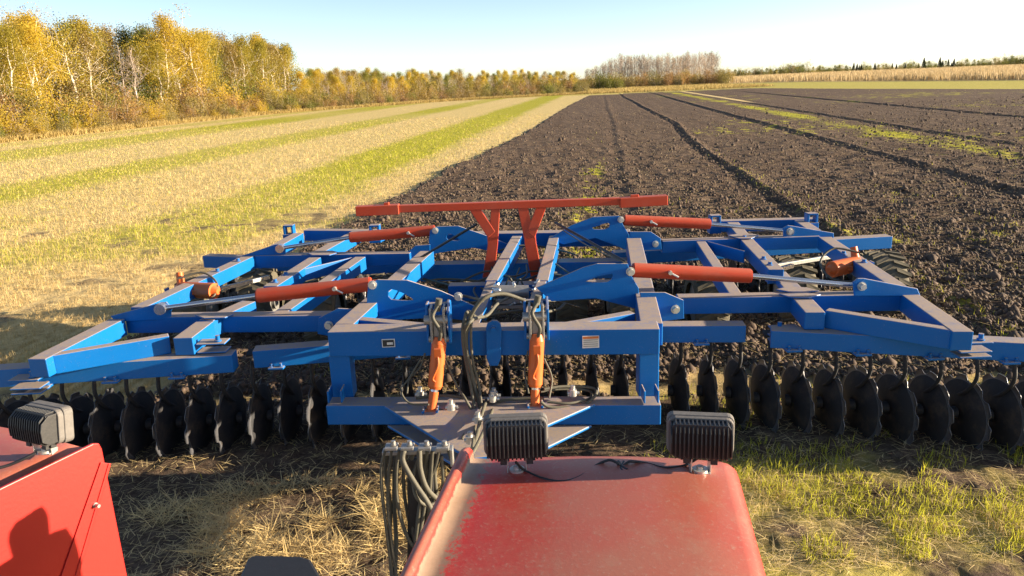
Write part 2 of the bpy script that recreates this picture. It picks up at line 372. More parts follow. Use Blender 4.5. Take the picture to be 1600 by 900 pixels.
def height(x, y, sp):
    t, soil, g, verge, w = zones(x, y)
    z = terrain(x, y)
    sp = np.maximum(sp, .012)
    cl = np.zeros_like(x)
    for lam, amp, sd_ in ((.85, .055, 31), (.42, .060, 32), (.21, .045, 33), (.11, .026, 34), (.055, .013, 35)):
        k = np.clip(lam / (2.2 * sp) - .6, 0, 1)
        nn = vn(x / lam + sd_, y / lam, sd_)
        cl += k * amp * (1 - np.abs(2 * nn - 1)) * 1.1 if lam < .5 else k * amp * nn
    fine = np.zeros_like(x)
    for lam, amp, sd_ in ((.5, .03, 41), (.16, .02, 42), (.07, .012, 43)):
        k = np.clip(lam / (2.2 * sp) - .6, 0, 1)
        fine += k * amp * vn(x / lam, y / lam, sd_)
    sh = soil * sm(.5, .85, soil) * (.35 + .65 * sm(6.4, 7.4, y)); z = z + sh * cl + (1 - sh) * fine + .03 * sh
    # furrows left between passes: trench with a ridge on the sunward side
    for tc, dep, wd, y0 in ((4.25, .06, .17, 12), (9.7, .055, .26, 8), (15.4, .045, .24, 14), (24, .05, .26, 14), (0.6, .018, .22, 14)):
        tw = (furrow_t(y) if tc == 4.25 else tc) + (vn(y * .12, y * 0 + tc, 51) - .5) * .25
        f = np.exp(-((t - tw) / wd) ** 2); r = np.exp(-((t - tw - wd * 1.5) / (wd * .9)) ** 2)
        z = z + (-dep * f + dep * 1.15 * r) * sm(y0 - 5, y0 + 2, y) * (1 - sm(150, 190, y))
    return z, t, soil, g, verge, w
rows = list(np.arange(-12, 3.4, .4)); yy = 3.4
while yy < 3500:
    rows.append(yy); yy += max(.020, .0042 * yy) if yy < 130 else .012 * yy
rows = np.array(rows)
ks = np.concatenate([np.linspace(-3.2, -1.0, 60)[:-1], np.linspace(-1.0, 1.0, 1000), np.linspace(1.0, 3.2, 60)[1:]])
X = ks[None, :] * (np.maximum(rows, 0)[:, None] * .80 + 2.2); Yg = np.repeat(rows[:, None], len(ks), 1)
spg = np.maximum(np.gradient(rows)[:, None], np.abs(np.gradient(X, axis=1)))
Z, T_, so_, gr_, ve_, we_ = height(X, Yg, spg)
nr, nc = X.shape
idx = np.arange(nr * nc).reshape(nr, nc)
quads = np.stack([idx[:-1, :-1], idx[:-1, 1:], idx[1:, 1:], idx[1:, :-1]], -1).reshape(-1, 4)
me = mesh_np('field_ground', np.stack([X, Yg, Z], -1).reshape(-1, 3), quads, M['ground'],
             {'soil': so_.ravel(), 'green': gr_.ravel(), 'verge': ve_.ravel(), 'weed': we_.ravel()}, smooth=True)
tag(link('field_ground', me), kind='structure')

# ------------------------------------------------------------------ ground cover (stuff)
rng = np.random.default_rng(7)
def zat(x, y): return height(x, y, np.full_like(x, .03))[0]
def blades(x, y, h, w, lean, flat=0.0, zoff=0.0, curl=.35):
    """one bent blade of 3 triangles-> quads+tip as 5 verts; returns verts, tris"""
    n = len(x); z = zat(x, y) + zoff
    a = rng.uniform(0, 2 * np.pi, n); la = rng.uniform(0, 2 * np.pi, n)
    ln = np.abs(rng.normal(0, 1, n)) * lean + flat
    ln = np.clip(ln, 0, 1.45)
    dx = np.cos(la) * np.sin(ln); dy = np.sin(la) * np.sin(ln); dz = np.cos(ln)
    wx = np.cos(a) * w / 2; wy = np.sin(a) * w / 2
    b = np.stack([x, y, z - .01], -1); D = np.stack([dx, dy, dz], -1); Wv = np.stack([wx, wy, np.zeros(n)], -1)
    mid = b + D * (h * .55)[:, None]
    D2 = D + np.stack([np.cos(la), np.sin(la), -np.ones(n) * .3], -1) * (curl * rng.uniform(0, 1, n))[:, None]
    tip = mid + D2 * (h * .5)[:, None]
    V = np.stack([b - Wv, b + Wv, mid + Wv * .8, mid - Wv * .8, tip], 1).reshape(-1, 3)
    i = np.arange(n)[:, None] * 5
    T = np.concatenate([i + [0, 1, 2], i + [0, 2, 3], i + [3, 2, 4]], 1).reshape(-1, 3)
    return V, T
def sample(n, y0, y1, k0, k1, power=2.0):
    q = rng.uniform(0, 1, n); p = 1 - power
    y = (y0 ** p + q * (y1 ** p - y0 ** p)) ** (1 / p)
    x = rng.uniform(k0, k1, n) * (y * .8 + 2.2)
    return x, y
def stuff(name, V, T, m, label, cat):
    tag(link(name, mesh_np(name, V, T, m)), label, cat, kind='stuff')
# stubble on the unworked field
x, y = sample(420000, 4.2, 75, -1.0, .9, 1.75)
t = ts(x, y); _, soil, g, verge, w = zones(x, y)
row = np.round(t / .19) * .19
xs = x + (row - t) * np.where(y < 7.5, .15, .75)
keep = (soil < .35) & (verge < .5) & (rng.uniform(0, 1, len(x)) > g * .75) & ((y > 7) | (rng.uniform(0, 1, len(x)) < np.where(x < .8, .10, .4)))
x, y = xs[keep], y[keep]; n = len(x)
sc = np.maximum(1, y / 11)
V, T = blades(x, y, rng.uniform(.04, .13, n) * np.minimum(sc, 1.8) ** .3, .0042 * sc, .45)
stuff('stubble', V, T, M['strawb'], 'pale cut straw stubble standing in rows on the unworked field', 'stubble')
# short green regrowth
x, y = sample(330000, 4.2, 75, -1.0, 1.0, 1.8)
_, soil, g, verge, w = zones(x, y)
keep = (rng.uniform(0, 1, len(x)) < np.maximum(g * ((soil < .5) | ((y < 7) & (soil < .8))) * .95, w * .35)) & (verge < .5)
tuft = vn(x * 3.5, y * 3.5, 61) > .42
keep &= tuft | (y > 12)
x, y = x[keep], y[keep]; n = len(x); sc = np.maximum(1, y / 10)
V, T = blades(x, y, rng.uniform(.03, .12, n), .0055 * sc, .55)
stuff('grass_regrowth', V, T, M['grass'], 'short fresh green regrowth between the stubble rows and weeds', 'grass')
# loose straw lying about near the machine and over the worked soil
x, y = sample(330000, 4.1, 150, -1.0, 1.0, 1.75)
_, soil, g, verge, w = zones(x, y)
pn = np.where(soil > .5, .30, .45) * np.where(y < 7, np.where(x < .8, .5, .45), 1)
keep = (rng.uniform(0, 1, len(x)) < pn * (.5 + vn(x * 1.2, y * 1.2, 63)))
x, y = x[keep], y[keep]; n = len(x); sc = np.maximum(1, y / 9)
V, T = blades(x, y, rng.uniform(.04, .16, n), .005 * sc, .15, flat=1.25, zoff=.03)
stuff('loose_straw', V, T, M['strawb'], 'loose straw and chaff scattered over stubble and worked soil', 'straw')
x = rng.normal(-1.5, .95, 15000); y = rng.normal(4.75, .42, 15000)
kp = (vn(x * 3.2, y * 3.2, 91) * .6 + vn(x * 9, y * 9, 92) * .4 > .50) & (y < 5.4); x, y = x[kp], y[kp]
V, T = blades(x, y, rng.uniform(.06, .22, len(x)), np.full(len(x), .006), .3, flat=.95, zoff=.04, curl=.8)
stuff('straw_heap', V, T, M['strawb'], 'matted heap of dug up straw in front of the harrow left of the hitch', 'straw')
# soil clods
x, y = sample(110000, 6.9, 70, -.9, 1.0, 1.7)
_, soil, g, verge, w = zones(x, y); keep = soil > .6; x, y = x[keep], y[keep]; n = len(x)
base = np.array([[0, 0, 1], [.9, 0, .25], [.28, .86, .25], [-.73, .53, .25], [-.73, -.53, .25], [.28, -.86, .25], [.73, .53, -.5], [-.28, .86, -.5], [-.9, 0, -.5], [-.28, -.86, -.5], [.73, -.53, -.5]])
bf = np.array([[0, 1, 2], [0, 2, 3], [0, 3, 4], [0, 4, 5], [0, 5, 1], [1, 6, 2], [2, 6, 7], [2, 7, 3], [3, 7, 8], [3, 8, 4], [4, 8, 9], [4, 9, 5], [5, 9, 10], [5, 10, 1], [1, 10, 6]])
r = np.clip(rng.lognormal(-3.98, .5, n), .010, .085) * np.maximum(1, y / 28) ** .35
sc3 = r[:, None, None] * rng.uniform(.6, 1.3, (n, 1, 3)) * rng.uniform(.75, 1.2, (n, 11, 1))
ang = rng.uniform(0, 6.28, n); ca, sa = np.cos(ang)[:, None], np.sin(ang)[:, None]
bb = base[None] * sc3
Vc = np.stack([bb[..., 0] * ca - bb[..., 1] * sa + x[:, None], bb[..., 0] * sa + bb[..., 1] * ca + y[:, None], bb[..., 2] + (zat(x, y) + .012)[:, None]], -1).reshape(-1, 3)
Tc = (bf[None] + (np.arange(n) * 11)[:, None, None]).reshape(-1, 3)
stuff('soil_clods', Vc, Tc, M['clod'], 'dark broken clods lying over the worked soil', 'soil')
# verge grass before the wood and at the head of the field
n = 90000; yv = rng.uniform(35, 172, n); tv = edge_t(yv) - np.abs(rng.normal(0, 5, n)) + rng.uniform(0, 1, n)
xv = (tv + yv * math.sin(TH)) / math.cos(TH)
V, T = blades(xv, yv, rng.uniform(.15, .6, n), rng.uniform(.03, .07, n), .35)
x2 = rng.uniform(-25, 58, 50000); y2 = rng.uniform(166, 240, 50000)
V2, T2 = blades(x2, y2, rng.uniform(.2, .7, len(x2)), rng.uniform(.08, .16, len(x2)), .3)
stuff('verge_grass', np.concatenate([V, V2]), np.concatenate([T, T2 + len(V)]), M['dry'], 'long dry tawny grass along the field edge in front of the wood', 'grass')

# ------------------------------------------------------------------ trees
def leafcloud(cs, n, size, spread, rs):
    cs = np.asarray(cs); c = cs[rs.integers(0, len(cs), n)] + np.clip(rs.normal(0, 1, (n, 3)), -1.7, 1.7) * spread
    a = rs.normal(0, 1, (n, 3)); a /= np.linalg.norm(a, axis=1)[:, None]
    b = np.cross(a, rs.normal(0, 1, (n, 3))); b /= np.linalg.norm(b, axis=1)[:, None]
    s = size * rs.uniform(.5, 1.25, n)[:, None]
    V = np.stack([c - a * s * .5, c + b * s * .35, c + a * s * .5, c - b * s * .35], 1).reshape(-1, 3)
    return V, np.arange(n * 4).reshape(-1, 4)
def limb(mb, A, B, r1, r2, rs, seg=4, wob=.06, n=6):
    L = (B - A).length; prev = A; pr = r1; pts = [A]
    for i in range(1, seg + 1):
        t_ = i / seg; p = A.lerp(B, t_) + (Vector(rs.normal(0, 1, 3)) * L * wob * (1 if i < seg else 0))
        rr = r1 + (r2 - r1) * t_; mb.cyl(prev, p, pr, rr, n=n, caps=False); prev = p; pr = rr; pts.append(p)
    return pts
def tree_proto(name, seed, h, cb, cw, nleaf, leaf, matl, barkm, trunk_r=.11, nl=16, stems=1, twigs=0, dens=1.0):
    rs = np.random.default_rng(seed); mb = MB(); cs = []
    for st in range(stems):
        off = Vector((rs.normal(0, .35), rs.normal(0, .35), 0)) if stems > 1 else Vector()
        top = off * 2 + Vector((rs.normal(0, .05) * h, rs.normal(0, .03) * h, h * rs.uniform(.86, .96)))
        pts = limb(mb, off + Vector((0, 0, -.2)), top, trunk_r, .02, rs, 8, .012, 7)
        for k in range(nl // stems):
            f = cb + (1 - cb) * (k + .5) / (nl / stems); i = min(int(f * 8), 7); A = pts[i].lerp(pts[i + 1], f * 8 - i)
            prof = math.sin(math.pi * min(1, (f - cb) / (1 - cb) * .85 + .22)) ** .7
            a = rs.uniform(0, 6.28); Lb = cw * prof * rs.uniform(.55, 1.15)
            B = A + Vector((math.cos(a) * Lb, math.sin(a) * Lb, Lb * rs.uniform(.25, .9)))
            bp_ = limb(mb, A, B, trunk_r * .35 * (1 - f * .6), .012, rs, 3, .06, 4)
            cs += [tuple(q) for q in bp_[1:]] + [tuple(B)]
            for _ in range(twigs):
                q = bp_[rs.integers(1, len(bp_))]
                e = q + Vector(rs.normal(0, 1, 3)) * Lb * .35 + Vector((0, 0, Lb * .5))
                mb.cyl(q, e, .014, .007, n=3, caps=False); cs.append(tuple(e))
        cs += [tuple(pts[-1]), tuple(pts[-2])]
    cs = [c for c in cs if rs.uniform() < dens] or cs
    root = empty(name)
    mb.build('trunk', barkm, root)
    if nleaf:
        V, Fq = leafcloud(cs, nleaf, leaf, cw * .19, rs); link('crown', mesh_np('crown', V, Fq, matl), root)
    return root
def bush_proto(name, seed, h, w, nleaf, leaf, matl):
    rs = np.random.default_rng(seed); mb = MB(); cs = []
    for k in range(14):
        a = rs.uniform(0, 6.28); q = rs.uniform(.1, 1) * w / 2
        B = Vector((math.cos(a) * q, math.sin(a) * q, h * rs.uniform(.45, .95) * (1 - .35 * (2 * q / w) ** 2)))
        pts = limb(mb, Vector((B.x * .25, B.y * .25, -.1)), B, .03, .008, rs, 3, .05, 4); cs += [tuple(p_) for p_ in pts[1:]]
        for _ in range(4):
            q_ = pts[rs.integers(1, len(pts))]; e = q_ + Vector(rs.normal(0, 1, 3)) * h * .13 + Vector((0, 0, h * .1)); mb.cyl(q_, e, .01, .005, n=3, caps=False); cs.append(tuple(e))
    root = empty(name); mb.build('stems', M['twig'], root)
    V, Fq = leafcloud(cs, nleaf, leaf, h * .10, rs); V[:, 2] = np.maximum(V[:, 2], 0)
    link('foliage', mesh_np('foliage', V, Fq, matl), root); return root
def conifer_proto(name, seed, h, w):
    rs = np.random.default_rng(seed); mb = MB(); mb.cyl((0, 0, -.2), (0, 0, h), .14, .02, n=6); root = empty(name); mb.build('trunk', M['brownbark'], root)
    f = rs.uniform(.05, 1, 1500) ** .8; a = rs.uniform(0, 6.28, 1500); r_ = (1 - f) * w / 2 * rs.uniform(.3, 1.05, 1500)
    cs = np.stack([np.cos(a) * r_, np.sin(a) * r_, f * h], -1); V, Fq = leafcloud(cs, 3500, .35, .12, rs); link('crown', mesh_np('crown', V, Fq, M['darkgreen']), root); return root
def copy_tree(o, parent=None):
    c = o.copy(); COL.objects.link(c); c.parent = parent
    for ch in list(o.children): copy_tree(ch, c)
    return c
used = set()
def place(proto, x, y, rz, s, label, cat, group=None, sz=None):
    if proto.name in used: o = copy_tree(proto)
    else: o = proto; used.add(proto.name)
    z = float(terrain(np.array([x]), np.array([y]))[0])
    o.location = (x, y, z); o.rotation_euler = (0, 0, rz); o.scale = (s, s, sz or s)
    tag(o, label, cat, group); return o
AS = M['aspenbark']
protos = {
 'gold': [tree_proto('aspen_tree', 101 + i, 9.5, .33, 2.2, 9000, .13, M['gold'], AS, .13, 18, twigs=2, dens=.85) for i in range(3)],
 'ygreen': [tree_proto('aspen_tree', 111 + i, 9.5, .32, 2.1, 8500, .13, M['ygreen'], AS, .13, 18, twigs=2, dens=.8) for i in range(3)],
 'green': [tree_proto('poplar_tree', 121 + i, 9.3, .25, 2.2, 7500, .135, M['green'], M['brownbark'], .14, 18, twigs=2) for i in range(2)],
 'tan': [tree_proto('aspen_tree', 131 + i, 9.3, .32, 2.0, 5500, .12, M['tan'], AS, .12, 18, twigs=5) for i in range(3)],
 'bare': [tree_proto('bare_tree', 141 + i, 9.0, .25, 1.7, 700, .10, M['tan'], M['twig'], .10, 26, stems=2, twigs=12) for i in range(3)],
 'pale': [tree_proto('pale_trunk_aspen', 151 + i, 9.3, .50, 1.9, 1300, .18, M['ygreen'], AS, .17, 14, twigs=4) for i in range(2)],
}
bushes = {
 'russet': [bush_proto('russet_shrub', 201 + i, 2.6, 3.6, 2600, .13, M['russet']) for i in range(2)],
 'olive': [bush_proto('olive_shrub', 211 + i, 2.8, 3.6, 2800, .13, M['olive']) for i in range(2)],
 'tan': [bush_proto('tawny_shrub', 221 + i, 2.2, 3.4, 2400, .12, M['tan']) for i in range(2)],
 'green': [bush_proto('green_shrub', 231 + i, 2.8, 3.4, 3000, .14, M['green']) for i in range(2)],
 'gold': [bush_proto('golden_shrub', 241, 2.8, 3.2, 2600, .14, M['gold'])],
}
conif = [conifer_proto('spruce_tree', 251, 9, 5.5)]
rp = random.Random(5)
look = {'gold': 'golden dense crowned aspen', 'ygreen': 'yellow green aspen', 'green': 'leafy green poplar',
        'tan': 'thinly leaved tan aspen', 'bare': 'leafless grey tree', 'pale': 'sparse white trunked aspen'}
nmk = {'gold': 'aspen', 'ygreen': 'aspen', 'green': 'poplar', 'tan': 'aspen', 'bare': 'bare tree', 'pale': 'aspen'}
def xt(t, y): return (t + y * math.sin(TH)) / math.cos(TH)
def zone_name(u):
    for lim, nm in ((60, 'leftmost end of wood'), (130, 'next to leftmost end'), (200, 'left third of tall wood'), (270, 'left of wood middle'), (340, 'middle of tall wood'),
                    (410, 'right of wood middle'), (500, 'right end of tall wood'), (550, 'start of low wood'), (600, 'left third of low wood'), (650, 'left of low wood middle'), (700, 'middle of low wood'), (750, 'right of low wood middle'), (800, 'right third of low wood'), (850, 'near end of low wood'), (900, 'far end of low wood')):
        if u < lim: return nm
    return 'beyond the field end'
def upx(x, y):
    d = Vector((x, y, 3 - H)); return 800 + F_PX * d.dot(cr) / d.dot(fw)
# tall wood on the left: three staggered rows
yl = 44.0; seqA = ['ygreen', 'tan', 'tan', 'gold', 'pale', 'tan', 'ygreen', 'gold', 'gold', 'pale', 'tan', 'ygreen', 'bare', 'pale', 'ygreen', 'gold', 'tan', 'gold', 'ygreen', 'green', 'tan', 'ygreen', 'green', 'ygreen', 'tan', 'pale', 'pale']
k = 0
for rowi, (tt, step) in enumerate(((-54, 3.1), (-59, 3.0), (-65, 3.0))):
    yl = 52.0 + rowi * 1.3
    while yl < 139 + rowi * 11:
        kind = seqA[k % len(seqA)] if rowi == 0 else rp.choice(['gold', 'ygreen', 'tan', 'tan', 'green', 'ygreen', 'bare'])
        yt = yl + rp.uniform(-.8, .8); xx = xt(tt + rp.uniform(-1.4, 1.4), yt); u = upx(xx, yt)
        hh = rp.uniform(.86, 1.12) * (1.18 + .07 * rowi)
        if kind == 'gold' and rowi == 0: hh *= 1.04
        if u > -140:
            rn = ('front', 'middle', 'back')[rowi] + ' row'
            place(rp.choice(protos[kind]), xx, yt, rp.uniform(0, 6.28), hh, '%s, %s, %s' % (look[kind], rn, zone_name(u)), nmk[kind], 'trees of the left wood')
        k += 1; yl += step * rp.uniform(.8, 1.2)
# low far wood, standing round the closing end of the field
LE = [(470, 174), (500, 172), (550, 168.5), (600, 165), (650, 161), (700, 158), (750, 155), (800, 152.5), (850, 150), (905, 147)]
def edge_px(u): return float(np.interp(u, [a for a, b in LE], [b for a, b in LE]))
for ri, dist in enumerate((1.10, 1.16, 1.24, 1.34, 1.46)):
    u = 478.0 + ri * 3
    while u < 900:
        kind = rp.choice(['gold', 'ygreen', 'tan', 'bare', 'green', 'ygreen', 'tan']) if ri else rp.choice(['gold', 'gold', 'ygreen', 'tan', 'bare'])
        p_ = P(u, edge_px(u), 0) * 1.0; q_ = Vector((p_.x, p_.y, 0)) * dist * rp.uniform(.985, 1.015)
        place(rp.choice(protos[kind]), q_.x, q_.y, rp.uniform(0, 6.28), rp.uniform(.46, .70) * (.92 + .10 * ri) * (1.04 - .30 * (u - 500) / 400), '%s, %s, %s' % (look[kind], ('front', 'second', 'middle', 'fourth', 'hindmost')[ri] + ' row', zone_name(max(u, 505))), nmk[kind], 'trees of the low far wood')
        u += rp.uniform(8, 15)
# brush in front of the wood
blook = {'russet': 'russet shrub', 'olive': 'olive shrub', 'tan': 'tawny half bare shrub', 'green': 'green leafy shrub', 'gold': 'golden shrub'}
yl = 50.0
while yl < 128:
    for tt, s1 in ((-47.2, .55), (-49.0, .9), (-51.5, 1.3), (-55, 1.6), (-62, 2.0)):
        kind = rp.choice(['russet', 'olive', 'tan', 'green', 'olive', 'tan', 'russet', 'gold', 'tan', 'gold']); yt = yl + rp.uniform(-1, 1)
        xx = xt(tt + rp.uniform(-.9, .9) + max(0, yl - 105) * .28, yt); u = upx(xx, yt)
        if u > -120:
            place(rp.choice(bushes[kind]), xx, yt, rp.uniform(0, 6.28), s1 * rp.uniform(.7, 1.15), '%s, %s row at wood foot, %s' % (blook[kind], {-47.2: 'lowest', -49.0: 'front', -51.5: 'middle', -55: 'tall', -62: 'hindmost'}[tt], zone_name(u)), 'shrub', 'shrubs along the wood edge')
    yl += 2.1 + max(0, yl - 60) * .010
for ri, dist in enumerate((1.015, 1.05, 1.10)):
    u = 470.0
    while u < 915:
        kind = rp.choice(['russet', 'olive', 'tan', 'olive', 'tan', 'green']); p_ = P(u, edge_px(u), 0); q_ = p_ * dist
        place(rp.choice(bushes[kind]), q_.x, q_.y, rp.uniform(0, 6.28), (.6, 1.0, 1.3)[ri] * rp.uniform(.7, 1.15), '%s, %s row before low wood, %s' % (blook[kind], ('lowest', 'middle', 'tall')[ri], zone_name(max(u, 505))), 'shrub', 'shrubs before the low far wood')
        u += rp.uniform(9, 15)
# bare clump at the head of the field
for i in range(84):
    u = 915 + 205 * (i + rp.random()) / 84; yt = rp.uniform(255, 300); d = ray(u, 120); xx = d.x / d.y * yt
    edge = min(1, (u - 905) / 60)
    place(rp.choice(protos['bare']), xx, yt, rp.uniform(0, 6.28), rp.uniform(.95, 1.2) * (.55 + .45 * edge), '%s leafless grey tree in %s of far clump' % (('slim', 'broad')[i % 2], ('left edge', 'left half', 'middle', 'right half', 'right edge')[min(4, i // 17)]), 'bare tree', 'leafless trees in the far clump', sz=rp.uniform(1.05, 1.25) * (.5 + .5 * edge) * 1.05)
for i in range(44):
    u = 885 + 260 * (i + rp.random()) / 44; yt = rp.uniform(225, 250); d = ray(u, 120); xx = d.x / d.y * yt
    kind = rp.choice(['tan', 'olive', 'tan', 'russet'])
    place(rp.choice(bushes[kind]), xx, yt, rp.uniform(0, 6.28), rp.uniform(1.0, 1.7), '%s before %s of leafless clump' % (blook[kind], ('left end', 'left part', 'middle', 'right part', 'right end')[i // 9]), 'shrub', 'low brush before the leafless clump')
for i, (u, s_) in enumerate(((937, 1.7), (955, 1.5), (966, 1.2))):
    d = ray(u, 130); yt = 215; place(bushes['green'][0], d.x / d.y * yt, yt, i, s_, ('dark green bush, leftmost and tallest of three beside the leafless clump', 'dark green bush, middle of three beside the leafless clump', 'dark green bush, right and lowest of three beside the leafless clump')[i], 'bush')
# far right tree belt
for i in range(150):
    f_ = (i + rp.random()) / 150; u = 1120 + 620 * f_; yt = 420 + rp.uniform(-8, 25); d = ray(u, 110); xx = d.x / d.y * yt
    kind = 'green' if f_ > .25 else rp.choice(['ygreen', 'tan', 'green'])
    if 1325 < u < 1500 and rp.random() < .3: place(conif[0], xx, yt, rp.uniform(0, 6), rp.choice([.40, .45, .5, .55, .6, .72]), 'dark spruce, %s of distant belt beyond corn' % ('left part' if u < 1410 else 'right part'), 'spruce', 'spruces of the distant belt')
    else: place(rp.choice(bushes['green'] + bushes['olive'] if i % 2 else protos[kind]), xx, yt, rp.uniform(0, 6.28), (rp.uniform(1.2, 2.0) if i % 2 else rp.uniform(.38, .56)) * (1.2 if 1220 < u < 1260 or u > 1570 else 1), 'small %s, %s of distant belt beyond corn' % ('round tree' if i % 2 == 0 else 'bushy tree', ('left end', 'left part', 'left third', 'left half', 'middle', 'right half', 'right third', 'right part', 'right end')[min(8, int(f_ * 11))]), 'tree', 'round trees of the distant belt')
for lst in list(protos.values()) + list(bushes.values()) + [conif]:
    for o in list(lst):
        if o.name not in used:
            for ch in list(o.children): bpy.data.objects.remove(ch)
            bpy.data.objects.remove(o)
# standing corn
n = 160000; yc = rng.uniform(110, 400, n); kk = rng.uniform(.27, 1.1, n); xc = kk * yc; kp = (xc + .24 * yc > 126) & (rng.uniform(0, 1, n) < 120 / yc); xc, yc = xc[kp], yc[kp]
V, T = blades(xc, yc, rng.uniform(1.1, 1.8, len(xc)), rng.uniform(.10, .24, len(xc)), .14)
stuff('standing_corn', V, T, M['corn'], 'pale ripe standing corn on the rise at right', 'corn')

bylab = {}
for o in S.objects:
    if o.parent is None and 'category' in o.keys() and o.get('group'): bylab.setdefault(o['label'], []).append(o)
ordn = 'first second third fourth fifth sixth seventh eighth ninth tenth eleventh twelfth'.split()
for lab, ol in bylab.items():
    if len(ol) < 2: continue
    ol.sort(key=lambda o: upx(o.location.x, o.location.y))
    if len(ol) <= 12 and len(lab.split()) <= 11:
        for i, o in enumerate(ol): o['label'] = '%s, %s of %d from left' % (lab, ordn[i], len(ol))

# ------------------------------------------------------------------ DISC HARROW
base_h = Vector((0, 6.5, 0)); hr = empty('disc_harrow', base_h)
tag(hr, 'wide blue folding disc harrow with orange cylinders hitched behind the red tractor', 'disc harrow')
ZT = 1.20
def tubes(lst, name, z=ZT, w=.15, h=.15, parent=hr, bev=.012, mtl='blue'):
    mb = MB()
    for it in lst:
        (a, b), kw = it[:2], (it[2] if len(it) > 2 else {})
        zz = kw.get('z', z); mb.frame(P(*a, zz), P(*b, zz), kw.get('w', w), kw.get('h', h), side=kw.get('side', 0))
    return mb
FR = -1   # AB is the front (camera side) top edge when drawn left to right
def plate(mb, px, y, th=.02, dy=0): mb.prism([Y(u, v, y) for u, v in px], (0, th, 0))
# --- wing frames
mbL = tubes([((195, 496), (517, 493), dict(side=1)), ((183, 498), (57, 561)), ((320, 502), (285, 528), dict(w=.16)), ((389, 470), (322, 500), dict(z=1.198)),
             ((82, 556), (264, 525), dict(w=.09, h=.152, z=1.197, side=1)), ((388, 400), (215, 480), dict(z=1.199)), ((382, 400), (640, 396), dict(side=1)),
             ((492, 402), (422, 447)), ((557, 361), (496, 394), dict(z=1.199)), ((563, 401), (437, 488), dict(w=.13, z=1.197)), ((474, 360), (596, 361), dict(side=1, z=1.202)),
             ((466, 364), (428, 385))], 'wing')
mbR = tubes([((1060, 466), (1412, 460), dict(side=1)), ((1422, 460), (1505, 518)), ((1232, 442), (1274, 488), dict(w=.16)), ((1289, 485), (1489, 517), dict(w=.09, h=.152, z=1.197, side=1)),
             ((1289, 370), (1403, 446), dict(z=1.199)), ((1035, 377), (1282, 369), dict(side=1)), ((1145, 347), (1169, 376), dict(z=1.199)), ((1169, 376), (1213, 421)),
             ((1095, 377), (1149, 458), dict(w=.11, z=1.197)), ((1112, 346), (1278, 342), dict(side=1, z=1.202)), ((1250, 344), (1273, 359)), ((1216, 424), (1232, 442), dict(z=1.12, h=.07))], 'wing')
# braces and octagon gussets
def tri_brace(mb, a, b, w=.02, h=.14, z=1.19): mb.frame(P(*a, z), P(*b, z), w, h)
tri_brace(mbL, (550, 402), (474, 420)); tri_brace(mbR, (1106, 377), (1163, 392))
def gusset(mb, px, z): mb.prism([P(u, v, z) for u, v in px], (0, 0, .014))
gusset(mbR, [(1212, 454), (1231, 449.5), (1261, 451), (1280, 456), (1262, 458), (1231, 457.5)], 1.204)
gusset(mbR, [(1216, 461), (1240, 458.5), (1262, 459), (1283, 462), (1264, 467), (1234, 466)], 1.203)
gusset(mbR, [(1137, 369), (1158, 366), (1176, 366.5), (1186, 369), (1174, 374), (1154, 374)], 1.204)
gusset(mbL, [(304, 494), (318, 490.5), (348, 490), (366, 492.5), (352, 498), (318, 499)], 1.204)
gusset(mbL, [(480, 396.5), (493, 393.5), (520, 393), (530, 395.5), (515, 400), (487, 400)], 1.204)
# lug plates on the wings
for mb, poly, y in ((mbR, [(1335, 463), (1333, 441), (1340, 435), (1350, 435), (1434, 451), (1439, 463)], P(1400, 460, ZT).y - .03),
                    (mbL, [(172, 494), (248, 474), (260, 472), (267, 481), (267, 500), (180, 503)], P(230, 495, ZT).y - .03),
                    (mbR, [(1224, 373), (1224, 356), (1231, 352), (1238, 353), (1303, 364), (1303, 373)], P(1240, 369, ZT).y - .02),
                    (mbL, [(377, 400), (430, 382), (440, 381), (446, 388), (446, 402), (380, 404)], P(420, 398, ZT).y - .02)):
    plate(mb, poly, y, .02); plate(mb, poly, y + .13, .02)
# upright lugs on rearmost tubes
for mb, (u, v) in ((mbL, (452, 356)), (mbL, (586, 356)), (mbR, (1117, 341)), (mbR, (1268, 338))):
    c = P(u, v + 8, ZT)
    for s_ in (-1, 1): mb.box(c + Vector((s_ * .055, .02, .03)), .03, .12, .16)
    mb.box(c + Vector((0, .02, .10)), .14, .12, .025); mb.box(c + Vector((0, .02, -.07)), .16, .14, .12)
for mb, pts_ in ((mbR, ((1193, 405), (1203, 414), (1318, 397), (1350, 410), (1163, 372))), (mbL, ((430, 441), (447, 430), (372, 408), (340, 424)))):
    for u, v in pts_: mb.bolt(P(u, v, ZT), .022, .035)
# end brackets by the gang pivots
def bracket(mb, c, sx=1):
    for dz in (0, -.07, -.11): mb.box(c + Vector((0, 0, dz)), .24, .14, .014)
    mb.bolt(c + Vector((.05 * sx, -.02, .01)), .02, .05)
bracket(mbL, P(333, 534, 1.13)); bracket(mbR, P(1226, 512, 1.02), -1); bracket(mbR, P(1519, 532, 1.1)); bracket(mbL, P(44, 590, 1.0))
mbL.build('wing_frame', M['blue'], hr, .008); mbR.build('wing_frame', M['blue'], hr, .008)
